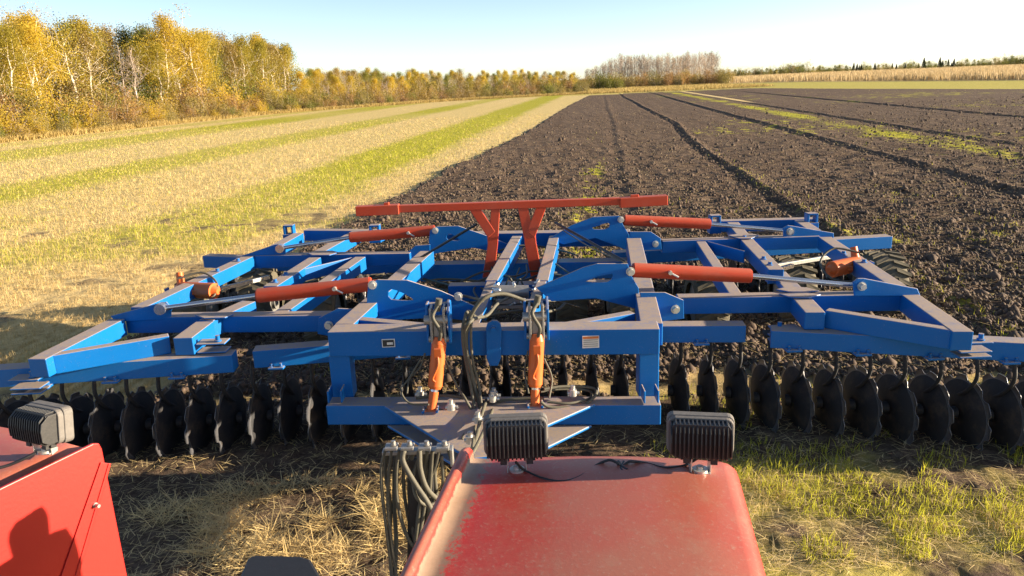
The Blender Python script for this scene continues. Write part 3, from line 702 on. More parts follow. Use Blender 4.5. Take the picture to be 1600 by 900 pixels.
# --- gang beams
gangs = []
GB = [((-190, 590), (362, 555), 'o'), ((394, 549), (768, 520), 'i'), ((778, 511), (1166, 509), 'i'), ((1205, 517), (1790, 546), 'o')]
for a, b, k_ in GB:
    A, B = P(*a, 1.045), P(*b, 1.045); mb = MB(); mb.frame(A, B, .15, .15, side=1)
    L = (B - A); d = L.normalized()
    for q in np.arange(.18, L.length - .1, .52):     # clamps under the beam
        c = A + d * q + Vector((.0, .06, -.155)); mb.box(c, .13, .2, .02); mb.bolt(c + Vector((-.04, -.075, .01)), .012, .03); mb.bolt(c + Vector((.04, -.075, .01)), .012, .03)
    mb.build('gang_beam', M['blue'], hr, .008); gangs.append((A, B))
RG = [((316, 400), (640, 412)), ((960, 395), (1395, 369))]
for a, b in RG:
    A, B = P(*a, .90), P(*b, .90); mb = MB(); mb.frame(A, B, .17, .17, side=1); mb.build('gang_beam', M['blue'], hr, .008); gangs.append((A, B))
# --- discs: notched dished blades, each on its own arm
def disc_mesh():
    R_, N_ = .338, 80; V = []; Fq = []
    rr = [.035, .1, .17, .24, .290, 1.0]; dish = [.055, .05, .037, .018, .006, 0]
    for side_ in (0, 1):
        for q, dsh in zip(rr, dish):
            for i in range(N_):
                a = 2 * math.pi * i / N_
                if q == 1.0:
                    ph = (i % 8) / 8.0; r_ = R_ - (.040 * max(0, math.cos((ph - .5) * 2 * math.pi)) ** .6 if abs(ph - .5) < .25 else 0)
                else: r_ = q
                V.append((dsh + side_ * .006, r_ * math.cos(a), r_ * math.sin(a)))
    n6 = len(rr)
    for side_ in (0, 1):
        o = side_ * n6 * N_
        for k_ in range(n6 - 1):
            for i in range(N_):
                j = (i + 1) % N_; q = (o + k_ * N_ + i, o + k_ * N_ + j, o + (k_ + 1) * N_ + j, o + (k_ + 1) * N_ + i); Fq.append(q if side_ else q[::-1])
    for base_ in ((n6 - 1) * N_, 0):
        for i in range(N_):
            j = (i + 1) % N_; Fq.append((base_ + i, base_ + j, n6 * N_ + base_ + j, n6 * N_ + base_ + i))
    mi = [0] * len(Fq)
    for side_ in (0, 1):
        for i in range(N_): mi[side_ * (n6 - 1) * N_ + (n6 - 2) * N_ + i] = 1
    for i in range(2 * (n6 - 1) * N_, 2 * (n6 - 1) * N_ + N_): mi[i] = 1
    return mesh_np('disc_blade', V, Fq, [M['disc'], M['edge']], smooth=False, midx=mi)
dm = disc_mesh()
ab = MB()   # arm with hub, in local coordinates: beam clamp at z .86 -> hub at 0
ab.hose([(0, -.02, .60), (0, -.13, .50), (0, -.16, .36), (.03, -.05, .20), (.045, .10, .10), (.05, .0, .0)], .017, n=6, sub=4)
ab.cyl((.02, 0, 0), (.10, 0, 0), .05, n=14); ab.box((0, 0, .60), .09, .16, .03)
am = bpy.data.meshes.new('disc_arm'); am.from_pydata([tuple(v) for v in ab.v], [], ab.f); am.materials.append(M['disc']); am.polygons.foreach_set('use_smooth', ab.sm)
nd = 0
def disc_at(c, sgn, flip, az=1.0):
    o = link('disc_blade', dm, hr, c - base_h + Vector((0, 0, rp.uniform(-.012, .012)))); o.rotation_euler = (rp.uniform(0, 6.28), 0, rad(3 + rp.uniform(-2.5, 2.5)) * sgn); o.scale = (-sgn * flip, 1, 1)
    a_ = link('disc_arm', am, hr, c - base_h); a_.rotation_euler = (0, 0, rad(-10) * sgn); a_.scale = (-sgn * flip, 1, az)
path = [gangs[0][0], gangs[0][1], gangs[1][0], gangs[1][1], gangs[2][0], gangs[2][1], gangs[3][0], gangs[3][1]]
acc = 0.0; nxt = .1
for a, b in zip(path[:-1], path[1:]):
    L = (b - a).length
    while nxt <= acc + L and L > 0:
        c = a.lerp(b, (nxt - acc) / L); c = c + Vector((0, .44 if c.x < -1.9 else .36, 0)); c.z = .30; nxt += .262
        if -5.3 < c.x < 5.3 and nd < 42: disc_at(c, -1 if c.x < -.1 else 1, 1); nd += 1
    acc += L
for gi in (4, 5):
    A, B = gangs[gi]; L = (B - A).length
    for q in np.arange(.25, L - .2, .30):
        c = A.lerp(B, q / L) + Vector((0, .45, 0)); c.z = .30; disc_at(c, 1 if c.x < -.1 else -1, 1, .72)
# --- centre frame
mb = MB()
mb.frame(P(511, 519, 1.30), P(1031, 514, 1.30), .2, .2, side=1)
mb.frame(P(667, 392, 1.29), P(538, 506, 1.29), .16, .18); mb.frame(P(990, 372, 1.29), P(1018, 505, 1.29), .17, .18)
mb.frame(P(655, 414, 1.10), P(985, 408, 1.10), .2, .2, side=1)
mb.frame(P(690, 366, 1.30), P(985, 362, 1.30), .18, .18, side=1)
mb.frame(P(808, 368, 1.305), P(768, 438, 1.305), .12, .17); mb.frame(P(866, 368, 1.305), P(847, 438, 1.305), .12, .17); mb.frame(P(768, 438, 1.298), P(738, 512, 1.18), .09, .12); mb.frame(P(847, 438, 1.298), P(818, 512, 1.25), .09, .12); mb.frame(P(700, 447, 1.22), P(960, 442, 1.22), .14, .16, side=1)
mb.frame(P(560, 497, 1.285), P(760, 516, 1.285), .09, .1); mb.frame(P(988, 487, 1.285), P(860, 510, 1.285), .09, .1)
yf = P(770, 517, 1.3).y
def yfu(u): return P(511, 519, 1.30).y + (P(1031, 514, 1.30).y - P(511, 519, 1.30).y) * (u - 511) / 520
for u0_, u1_ in ((512, 545), (1000, 1031)):
    yy_ = yfu((u0_ + u1_) / 2); A = Y(u0_, 556, yy_ + .002); B = Y(u1_, 556, yy_ + .002); c = (A + B) / 2
    mb.box((c.x, yy_ + .10, .92), abs(B.x - A.x), .16, .36)
ylow = P(770, 633, .76).y
mb.frame(P(509, 634, .76), P(1033, 633, .76), .17, .16, side=1)
# end plate brackets on lower beam
for u in (528, 1014):
    c = P(u, 622, .78); 
    for dx in (-.05, .05): mb.box(c + Vector((dx, -.03, .05)), .014, .14, .10)
# hinge block in the middle of the upper beam
plate(mb, [(759, 514), (762, 505), (769, 501), (776, 501), (782, 506), (784, 516), (783, 560), (778, 572), (765, 572), (760, 560)], yf - .03, .03)
mb.bolt(Y(771, 514, yf - .03), .02, .03, Vector((0, -1, 0)))
mb.build('centre_frame', M['blue'], hr, .008)
# tongue plates: dusty tops
mb = MB()
def poly_z(mb, px, z, th=.02): mb.prism([P(u, v, z) for u, v in px], (0, 0, -th))
poly_z(mb, [(600, 634), (930, 631), (855, 664), (770, 712), (735, 716), (690, 690)], .772, .022)
poly_z(mb, [(605, 664), (925, 664), (856, 698), (765, 742), (722, 733)], .600, .022)
mb.frame(P(700, 668, .70), P(748, 780, .66), .10, .12); mb.frame(P(840, 668, .70), P(775, 790, .66), .10, .12)
mb.frame(P(760, 735, .70), P(775, 1000, .62), .16, .14)
mb.build('tongue', M['blue'], hr, .006)
# mast plates with slots
def mast(outer, inner, y, gap=.16):
    mb = MB()
    for dy in (0, gap): mb.ring_prism([Y(u, v, y + dy) for u, v in outer], [Y(u, v, y + dy) for u, v in inner], (0, .022, 0))
    # closing strip along the sloping top edge
    a, b = Y(*outer[1], y), Y(*outer[0], y)
    mb.build('fold_tower', M['blue'], hr, .004)
yF = P(1200, 464, ZT).y - .05; yFL = P(350, 495, ZT).y - .05; yR = P(1150, 373, ZT).y - .05; yRL = P(520, 396, ZT).y - .05
mast([(838, 450), (911, 418), (933, 412), (981, 412), (986, 430), (998, 450), (999, 484), (930, 466), (862, 471)],
     [(915, 440), (932, 433), (944, 430), (956, 428), (958, 432), (956, 436), (950, 440), (940, 441), (926, 441)], yF)
mast([(575, 444), (590, 437), (636, 438), (690, 455), (741, 478), (742, 503), (690, 496), (620, 500), (572, 498), (573, 470)],
     [(607, 455), (612, 452), (620, 454), (632, 459), (643, 466), (646, 469), (636, 469.5), (624, 469), (612, 468), (607, 463)], yFL)
mast([(858, 373), (893, 352), (927, 339), (967, 337), (973, 350), (983, 367), (983, 392), (930, 372), (880, 382)],
     [(925, 356), (935, 353), (942, 350), (950, 348), (953, 351), (952, 355), (946, 358), (938, 358.5), (928, 358)], yR)
mast([(672, 360), (683, 354), (716, 353), (757, 367), (795, 382), (795, 398), (740, 387), (700, 393), (671, 398), (670, 376)],
     [(698, 369), (700, 366), (706, 366), (712, 370), (716, 373), (718, 375), (713, 376), (706, 375.5), (700, 375), (698, 372)], yRL)
# wing hinge plates
for dy in (0, .2):
  for k_ in range(4):
    mb = MB()
    if k_ == 0: plate(mb, [(1000, 457), (1039, 457), (1068, 469), (1069, 498), (1006, 506)], yF - .12 + dy)
    if k_ == 1: plate(mb, [(575, 484), (528, 482), (498, 497), (496, 522), (530, 528), (575, 510)], yFL - .12 + dy)
    if k_ == 2: plate(mb, [(984, 362), (1017, 362), (1032, 372), (1034, 390), (986, 392)], yR - .04 + dy)
    if k_ == 3: plate(mb, [(632, 398), (649, 384), (672, 382), (672, 408), (632, 414)], yRL - .04 + dy)
    mb.build('hinge_plate', M['blue'], hr, .004)
for (u, v), y in (((1055, 483), yF - .12), ((985, 424), yF), ((514, 508), yFL - .12), ((582, 445), yFL), ((1024, 387 - 6), yR - .04), ((970, 343), yR), ((680, 360), yRL), ((1346, 447), P(1400, 460, ZT).y - .03),
                  ((251, 482), P(230, 495, ZT).y - .03), ((1234, 361), P(1240, 369, ZT).y - .02), ((437, 388), P(420, 398, ZT).y - .02), ((716, 463), yFL)):
    mb = MB(); mb.bolt(Y(u, v, y), .028, .045, Vector((0, -1, 0))); mb.build('pin', M['zinc'], hr)
# fold cylinders
def cylinder(a, b, c, y, r=.064):
    A, B, C = Y(*a, y), Y(*b, y), Y(*c, y); d = (B - A).normalized(); mb = MB()
    mb.cyl(A, B, r, n=28); mb.cyl(A - d * .012, A, r * .92, n=28); mb.cyl(B, B + d * .012, r * .9, n=28)
    mb.cyl(A - d * .07, A, r * .55, n=16); m_ = A.lerp(B, .3)
    c_ = mb.build('fold_cylinder', M['orange'], hr, .004)
    q = MB(); q.cyl(B, C, r * .36, n=16); q.cyl(C - Vector((0, .04, 0)), C + Vector((0, .04, 0)), .05, n=16); q.build('rod', M['rod'], c_)
    q = MB(); e = m_ - Vector((0, r, 0)); q.cyl(e + Vector((0, .02, .01)), e + Vector((0, -.03, .01)), .018, n=10); q.cyl(e + Vector((.0, -.012, .01)), e + Vector((.07, -.02, -.03)), .009, n=8); q.build('port_fitting', M['zinc'], c_)
cylinder((578, 444), (404, 462), (252, 482), yFL + .08); cylinder((990, 422), (1171, 431), (1345, 447), yF + .08)
cylinder((678, 360), (548, 371), (438, 388), yRL + .08); cylinder((976, 344), (1108, 350), (1233, 361), yR + .08)
# orange tee mast
yM = 7.75
mb = MB()
def bar(mb, a, b, y, w, dpt): A, B = Y(*a, y), Y(*b, y); mb.frame(A, B, dpt, w, top=False)
bar(mb, (620, 326), (985, 313.5), yM, .075, .08); bar(mb, (557, 329.5), (624, 326.5), yM, .10, .11); bar(mb, (968, 316.5), (1042, 312), yM, .10, .11)
bar(mb, (600, 319), (608, 318), yM, .03, .05); bar(mb, (985, 308), (998, 307), yM, .05, .04)
def strip(px, e=0.0): mb.prism([Y(u, v, yM - .03 - e) for u, v in px], (0, .06 + 2 * e, 0))
strip([(754, 434), (772, 434), (778, 382), (779, 360), (760, 357), (762, 382)])
strip([(764, 372), (778.6, 374), (781, 327), (767, 327)], .003)
strip([(762.5, 372), (774, 362), (751, 327), (733, 327)], .006)
strip([(831, 440), (849, 438), (838, 380), (836, 357), (818, 358), (820, 384)])
strip([(819.5, 376), (834, 372), (825, 324), (809, 325)], .003)
strip([(823, 362), (835.5, 372), (854, 323), (838, 324)], .006)
mb.box(Y(848, 438, yM), .12, .12, .03)
mb.build('support_mast', M['orange'], hr, .006)
# support stays (dark gas rods from towers up to the mast)
mb = MB()
mb.cyl(Y(745, 350, yM), Y(628, 420, 8.2), .014, n=10); mb.build('stay_rod', M['black'], hr); mb = MB(); mb.cyl(Y(868, 348, yM), Y(978, 410, yF + .1), .014, n=10)
mb.build('stay_rod', M['black'], hr)
# hitch cylinders on the front
def hitchcyl(top, mid, bot, tip, y1, y2):
    A, B, C, D = Y(*top, y1), Y(*mid, (y1 + y2) / 2), Y(*bot, y2 + .03), Y(*tip, y2)
    mb = MB(); mb.cyl(A, B, .055, n=24); mb.cyl(A + (A - B).normalized() * .05, A, .038, .055, n=20); mb.cyl(B, B + (B - A).normalized() * .02, .05, .044, n=24)
    f_ = Vector((0, -.055, 0)); mb.box(A.lerp(B, .16) + f_, .055, .03, .07); mb.hose([A.lerp(B, .2) + f_, A.lerp(B, .45) + f_ * 1.2 + Vector((.01, 0, 0)), A.lerp(B, .75) + f_ + Vector((-.02, 0, 0)), A.lerp(B, .85) + f_ * .9], .010, n=8)
    c = mb.build('hitch_cylinder', M['orange2'], hr, .003)
    q = MB(); q.cyl(B, B.lerp(C, .4), .03, n=20); q.build('rod', M['rod'], c)
    q = MB(); q.cyl(B.lerp(C, .4), D, .034, n=18); q.cyl(D - Vector((.04, 0, 0)), D + Vector((.04, 0, 0)), .045, n=18); q.build('rod_end', M['orange2'], c)
    mb2 = MB()
    for s_ in (-1, 1): mb2.box(D + Vector((s_ * .052, 0, -.02)), .016, .11, .15)
    mb2.build('clevis', M['blue'], hr, .004)
    # top link block
    mb3 = MB(); T0 = A + Vector((0, .02, .12))
    for s_ in (-1, 1): mb3.box(T0 + Vector((s_ * .048, .03, .02)), .018, .13, .27)
    mb3.cyl(T0 + Vector((-.10, .0, .06)), T0 + Vector((.075, 0, .06)), .035, n=16); mb3.cyl(T0 + Vector((-.075, 0, -.09)), T0 + Vector((.075, 0, -.09)), .022, n=12)
    mb3.box(T0 + Vector((0, .02, .0)), .07, .07, .16); mb3.build('top_link', M['steel'], hr, .004)
    mb4 = MB(); 
    mb4.prism([T0 + Vector((.075, -.03, -.12)), T0 + Vector((.075, .16, -.12)), T0 + Vector((.075, .16, .16)), T0 + Vector((.075, .04, .20)), T0 + Vector((.075, -.03, .12))], (.018, 0, 0))
    mb4.prism([T0 + Vector((-.09, -.0, -.12)), T0 + Vector((-.09, .16, -.12)), T0 + Vector((-.09, .16, .16)), T0 + Vector((-.09, .04, .17))], (.018, 0, 0))
    mb4.box(T0 + Vector((0, .12, .14)), .16, .05, .03); mb4.build('link_bracket', M['blue'], hr, .004)
    mb5 = MB(); mb5.hose([T0 + Vector((.01, -.02, .17)), T0 + Vector((-.03, -.06, .10)), T0 + Vector((.02, -.08, .0)), T0 + Vector((.01, -.05, -.08))], .014, n=8); mb5.cyl(T0 + Vector((0, 0, .13)), T0 + Vector((.02, .0, .22)), .025, n=12)
    mb5.build('hose', M['rubber'], hr)
hitchcyl((686, 537), (680, 603), (676, 625), (673, 648), yf - .10, yf - .22); hitchcyl((839, 532), (836, 600), (836, 622), (836, 640), yf - .10, yf - .2)
# stickers
def sticker(u, v, w, h, kind):
    c = Y(u, v, yfu(u) - .006); mb = MB(); mb.box(c, w, .008, h); s_ = mb.build('warning_sticker', M['white'], hr)
    if kind == 0:
        q = MB(); q.box(c + Vector((0, -.005, 0)), w * .86, .002, h * .80); q.build('print', M['stickerdark'], s_)
        q = MB(); q.box(c + Vector((.012, -.007, -.002)), w * .45, .002, h * .3); q.build('print_lines', M['white'], s_)
    else:
        q = MB(); q.box(c + Vector((0, -.005, h * .36)), w * .94, .002, h * .2); q.build('header', M['stickerorange'], s_)
        q = MB()
        for k_ in range(4): q.box(c + Vector((0, -.005, h * (.16 - k_ * .17))), w * .86, .002, h * .07)
        q.build('print_lines', M['steel'], s_)
sticker(607, 536, .10, .065, 0); sticker(923, 534, .125, .095, 1)
# wing work cylinders (orange, over the wheels)
for (a, b, c1) in (((1300, 421), (1338, 412), 1), ((335, 455), (284, 452), -1)):
    y = P(*a, 1.1).y - .1; A, B = Y(*a, y), Y(*b, y + .15); mb = MB(); mb.cyl(A, B, .085, .08, n=24); d = (B - A).normalized(); mb.cyl(B, B + d * .06, .08, .05, n=20)
    mb.cyl(A, A - d * .05, .06, .03, n=16); mb.cyl(B + Vector((0, 0, .0)), B + Vector((-.02, .05, .17)), .045, .035, n=14); mb.box(A.lerp(B, .5) + Vector((0, -.08, .0)), .1, .03, .05)
    mb.build('depth_cylinder', M['orange2'], hr, .004)
    mb = MB(); 
    for s_ in (0, .09): mb.box(B + Vector((.02 * c1 + s_ * c1, -.1, -.04)), .02, .08, .17)
    mb.build('clevis', M['blue'], hr, .003)
    mb = MB(); mb.hose([B + Vector((0, -.05, .13)), B + Vector((-.25 * c1, 0, .17)), B + Vector((-.42 * c1, -.1, .05)), B + Vector((-.35 * c1, -.3, -.08)), B + Vector((-.0 * c1, -.35, -.1))], .011); mb.build('hose', M['rubber'], hr)
# transport wheels
def wheel(c):
    w = .38; R_ = .44; mb = MB(); prof = [(-.5, .60), (-.5, .82), (-.44, .93), (-.25, .97), (0, .985), (.25, .97), (.44, .93), (.5, .82), (.5, .60)]; N_ = 40; vs = []
    for px_, pr_ in prof:
        for i in range(N_):
            a = 2 * math.pi * i / N_; vs.append((px_ * w, pr_ * R_ * math.cos(a), pr_ * R_ * math.sin(a)))
    m_ = len(prof); mb.add([c + Vector(v) for v in vs], [(k_ * N_ + i, k_ * N_ + (i + 1) % N_, (k_ + 1) * N_ + (i + 1) % N_, (k_ + 1) * N_ + i) for k_ in range(m_ - 1) for i in range(N_)], True)
    for i in range(22):
        for s_ in (-1, 1):
            a = 2 * math.pi * (i + (.5 if s_ > 0 else 0)) / 22; da = .16
            pts = []
            for (xx, aa) in ((.02 * s_, a), (.50 * w * s_, a + da)):
                for e_ in (-.055, .055):
                    pts.append((xx, aa + e_))
            vv = []
            for rr_ in (R_ * .96, R_ * 1.035):
                for xx, aa in pts: vv.append(c + Vector((xx, (rr_ if abs(xx) < .1 else rr_ * .97) * math.cos(aa), (rr_ if abs(xx) < .1 else rr_ * .97) * math.sin(aa))))
            mb.add(vv, [(0, 1, 3, 2), (4, 6, 7, 5), (0, 2, 6, 4), (1, 5, 7, 3), (0, 4, 5, 1), (2, 3, 7, 6)])
    root = mb.build('transport_wheel', M['tyre'], hr)
    q = MB(); q.cyl(c - Vector((w * .38, 0, 0)), c + Vector((w * .38, 0, 0)), R_ * .60, n=28); q.cyl(c - Vector((w * .5, 0, 0)), c + Vector((w * .5, 0, 0)), .09, n=16); q.build('rim', M['steel'], root)
for u, v in ((1385, 404), (1244, 412), (300, 446), (400, 432), (705, 440), (890, 425), (1108, 430), (975, 432), (500, 446), (600, 440)):
    p_ = P(u, v, .8); wheel(Vector((p_.x, p_.y + .1, .42)))
for a_, b_, z_ in (((1190, 416), (1300, 398), .9), ((1180, 428), (1238, 412), 1.0), ((420, 430), (330, 452), .95)):
    mb = MB(); mb.frame(P(*a_, z_), P(*b_, z_), .045, .045); mb.build('wheel_arm', M['steel'], hr, .003)
# hydraulics in the middle
mb = MB(); yc_ = 6.7
mb.cyl(Y(776, 455, yc_), Y(826, 455, yc_), .056, n=24); mb.cyl(Y(766, 456, yc_), Y(782, 455, yc_), .04, n=20); mb.box(Y(800, 468, yc_), .3, .12, .05)
mb.build('hydraulic_accumulator', M['steel'], hr, .003)
mb = MB()
mb.box(Y(800, 476, yc_), .34, .16, .03); mb.build('valve_plate', M['steel'], hr, .002)
for i in range(16):
    mb = MB(); a = Y(rp.uniform(770, 850), rp.uniform(440, 478), yc_ - rp.uniform(-.1, .15)); mb.cyl(a, a + Vector((rp.uniform(-.05, .05), rp.uniform(-.05, .05), rp.uniform(.01, .05))), .014, n=6)
    mb.cyl(a, a + Vector((rp.uniform(-.06, .06), .03, .0)), .010, n=6); mb.build('hose_fitting', M['zinc'], hr)
for u, v in ((640, 528 - 0), (657, 620), (705, 640), (772, 622), (895, 618), (747, 660), (735, 692), (770, 627)):
    mb = MB(); a = P(u, v, .80); mb.cyl(a, a + Vector((0, 0, .05)), .03, n=12); mb.cyl(a + Vector((0, 0, .05)), a + Vector((0, 0, .08)), .018, n=6); mb.cyl(a + Vector((-.04, 0, .02)), a + Vector((.05, 0, .02)), .014, n=8); mb.build('hose_fitting', M['zinc'], hr)
def hose(pts, r=.013, y=None):
    mb = MB(); mb.hose([Y(*p_) for p_ in pts], r); mb.build('hydraulic_hose', M['rubber'], hr)
yq = yf - .12
hose([(836, 478, yf), (815, 468, yf), (785, 459, yf - .05), (755, 467, yq), (735, 495, yq), (729, 525, yq), (731, 560, yq), (740, 600, yq), (750, 640, yq - .1), (745, 680, yq - .5), (720, 730, 4.4)], .015)
hose([(830, 484, 6.3), (790, 488, 6.2), (760, 494, 6.1), (738, 500, yq), (726, 520, yq), (732, 560, yq), (744, 610, yq)], .014)
for k_ in range(7):
    x0 = 745 + k_ * 16 + rp.uniform(-6, 6)
    hose([(x0, 480 + rp.uniform(-14, 8), 6.7), (x0 + rp.uniform(-14, 14), 462 + rp.uniform(-8, 6), 6.9), (x0 + rp.uniform(-12, 22), 446, 7.1), (x0 + rp.uniform(-10, 30), 432 + rp.uniform(-6, 8), 7.4), (x0 + rp.uniform(-10, 20), 418 + rp.uniform(-6, 8), 7.8)], .010)
hose([(700, 455, 7.6), (660, 445, 7.9), (690, 436, 8.1), (760, 440, 7.9)], .013)
hose([(760, 452, 7.2), (715, 448, 7.4), (672, 438, 7.9), (640, 432, 8.1)], .012)
hose([(850, 400, 8.2), (900, 432, 7.6), (930, 428, 7.6), (960, 424, 7.6)], .010)
hose([(800, 462, 6.6), (778, 474, 6.3), (762, 492, 6.0), (745, 496, 5.9), (733, 487, yf), (727, 497, yq), (728, 540, yq), (738, 590, yq), (744, 625, yq)], .014)
hose([(776, 476, 6.4), (772, 495, 6.2), (765, 505, 6.1), (740, 495, 6.0)], .012)
hose([(835, 490, 6.1), (870, 484, 6.4), (882, 475, 6.6)], .013)
hose([(768, 452, 6.9), (766, 440, 6.9), (775, 437, 7.0), (777, 452, 6.9), (772, 470, 6.6)], .013)
hose([(745, 440, 7.3), (780, 430, 7.3), (815, 438, 7.2), (850, 428, 7.6), (885, 432, 7.6)], .013)
hose([(720, 440, 7.4), (760, 424, 7.5), (800, 432, 7.4), (830, 424, 7.6), (870, 426, 7.7)], .011)
hose([(780, 392, 8.6), (805, 384, 8.6), (850, 386, 8.6), (880, 392, 8.5), (900, 398, 8.4)], .012)
hose([(790, 446, 7.0), (796, 434, 7.0), (803, 446, 7.0)], .009); hose([(806, 447, 7.0), (812, 436, 7.0), (818, 447, 7.0)], .009)
hose([(658, 560, yq), (640, 590, yq), (627, 610, yq - .1), (640, 630, yq - .15), (670, 632, yq - .2)], .007)
hose([(664, 552, yq), (656, 575, yq), (640, 592, yq), (636, 615, yq - .15)], .007)
hose([(825, 548, yq), (820, 580, yq), (826, 615, yq - .1)], .007)
hose([(850, 608, yq), (880, 604, yq + .05), (925, 606, yq + .1), (930, 618, yq), (905, 635, yq - .1), (860, 636, yq - .15), (845, 628, yq - .15)], .012)
hose([(845, 612, yq), (875, 608, yq + .05), (918, 610, yq + .1), (922, 622, yq), (890, 630, yq - .1), (855, 628, yq - .1)], .010)
hose([(733, 487, yf), (724, 505, yq), (724, 540, yq), (733, 590, yq), (742, 640, yq - .1)], .013)
hose([(742, 480, yf), (736, 510, yq), (738, 560, yq), (748, 600, yq), (752, 630, yq - .1)], .011)
hose([(695, 560, yq), (712, 600, yq), (728, 625, yq - .1), (742, 655, yq - .2), (738, 700, 4.3)], .010)
hose([(850, 560, yq), (862, 590, yq), (858, 622, yq - .1)], .008)
hose([(755, 470, 6.2), (720, 462, 6.5), (700, 470, 6.3), (694, 490, 6.0)], .012)
hose([(820, 478, 6.2), (860, 470, 6.6), (905, 480, 6.8)], .010)
hose([(680, 640, yq - .1), (712, 645, yq - .1), (728, 662, yq - .3), (722, 688, yq - .6)], .012)
hose([(650, 622, yq), (700, 618, yq), (760, 628, yq), (800, 624, yq), (850, 622, yq)], .013)
hose([(760, 625, yq), (752, 650, yq - .3), (742, 690, 4.5), (720, 740, 4.0), (700, 790, 3.8)], .014)
hose([(770, 640, yq - .1), (748, 690, 4.3), (722, 735, 3.9), (700, 770, 3.7), (660, 810, 3.5)], .012)
hose([(880, 360, 8.6), (920, 385, 8.0), (975, 410, yF)], .006)
# --- hose rack beside the tongue, with its hoses
yk = 3.35
mb = MB()
for u in (612, 637, 664, 692):
    c = Y(u, 698, yk); mb.box(c, .062, .06, .016); mb.bolt(c + Vector((.01, 0, .011)), .012, .02)
c = Y(652, 704, yk + .02); mb.box(c, .34, .05, .02); c = Y(706, 712, yk + .02); mb.box(c, .015, .06, .09)
rack = mb.build('hose_rack', M['steel'], hr, .003)
def rh(pts, r=.0115):
    q = MB(); q.hose([Y(*p_) for p_ in pts], r); q.build('hose', M['rubber'], rack)
rh([(602, 704, yk), (596, 730, yk), (597, 770, yk), (603, 820, yk), (608, 860, yk), (614, 905, yk), (618, 960, yk)], .0085)
rh([(612, 704, yk), (608, 740, yk), (606, 790, yk), (612, 850, yk), (620, 905, yk), (624, 960, yk)], .0085)
rh([(631, 704, yk - .03), (630, 722, yk - .05), (648, 755, yk - .08), (668, 785, yk - .1), (684, 815, yk - .1), (710, 850, yk - .1)], .0135)
rh([(655, 704, yk - .03), (657, 735, yk - .05), (668, 765, yk - .05), (690, 782, yk), (712, 772, yk + .1), (735, 745, yk + .4)], .0135)
rh([(624, 704, yk), (620, 730, yk), (620, 775, yk), (628, 815, yk), (640, 845, yk), (660, 870, yk)], .010)
rh([(686, 706, yk), (680, 730, yk), (668, 760, yk), (662, 800, yk), (652, 850, yk), (636, 905, yk)], .010)
rh([(700, 702, yk), (709, 730, yk), (713, 765, yk), (700, 790, yk), (680, 800, yk)], .009)
rh([(668, 704, yk), (664, 740, yk + .02), (655, 800, yk), (648, 860, yk), (640, 930, yk)], .012)
rh([(645, 704, yk + .02), (640, 750, yk + .04), (642, 800, yk + .04), (650, 860, yk), (655, 930, yk)], .012)
rh([(676, 704, yk), (672, 760, yk), (668, 820, yk + .02), (660, 880, yk), (650, 950, yk)], .012)
rh([(690, 712, yk), (692, 750, yk), (686, 800, yk + .02), (672, 850, yk)], .008)
for k_ in range(6):
    u1 = 608 + k_ * 15 + rp.uniform(-4, 4); u2 = u1 + rp.uniform(-12, 34)
    rh([(u1, 704, yk + .01), (u1 - 4, 740 + rp.uniform(-8, 8), yk + .03), (u1 + rp.uniform(-6, 6), 790, yk + .05), ((u1 + u2) / 2, 845, yk + .04), (u2, 910, yk), (u2 + 4, 970, yk)], rp.choice([.007, .009, .011]))
rh([(700, 745, yk + .1), (690, 775, yk), (668, 790, yk - .06), (650, 775, yk - .08), (646, 745, yk - .05), (655, 715, yk - .02)], .009)
rh([(722, 735, yk + .4), (705, 760, yk + .2), (690, 800, yk), (680, 850, yk - .05), (676, 910, yk - .05)], .010)
q = MB()
for u, w_ in ((648, .06), (668, .07)):
    c0, c1 = Y(u, 715, yk + .03), Y(u - 4, 960, yk + .03); q.frame(c0, c1, w_, .03, up=Vector((0, 1, 0)), top=False)
q.build('hose_sleeve', M['black'], rack, .01)

# ------------------------------------------------------------------ TRACTOR (rear end)
tb = Vector((0, 0, 0)); tr = empty('tractor', tb); tag(tr, 'red tractor rear end with two fenders and black work lights', 'tractor')
ZF = 2.05
def surf(name, grid, mtl, parent, dirt=None, thick=.008, film=None):
    nr_, nc_ = len(grid), len(grid[0]); V = [tuple(p_) for r_ in grid for p_ in r_]
    Fq = [(i * nc_ + j, i * nc_ + j + 1, (i + 1) * nc_ + j + 1, (i + 1) * nc_ + j) for i in range(nr_ - 1) for j in range(nc_ - 1)]
    me = mesh_np(name, V, Fq, mtl, {'dirt': dirt.ravel(), 'film': (film if film is not None else dirt * 0 + .8).ravel()}, smooth=True)
    o = link(name, me, parent); s_ = o.modifiers.new('solid', 'SOLIDIFY'); s_.thickness = thick; s_.offset = 0; return o
def catmull(pts, n):
    pts = [Vector(p_) for p_ in pts]; ext = [pts[0] * 2 - pts[1]] + pts + [pts[-1] * 2 - pts[-2]]; out = []
    for i in range(1, len(ext) - 2):
        a, b, c, d = ext[i - 1:i + 3]
        for k_ in range(n): t = k_ / n; out.append(.5 * ((2 * b) + (c - a) * t + (2 * a - 5 * b + 4 * c - d) * t * t + (3 * b - a - 3 * c + d) * t ** 3))
    return out + [pts[-1]]
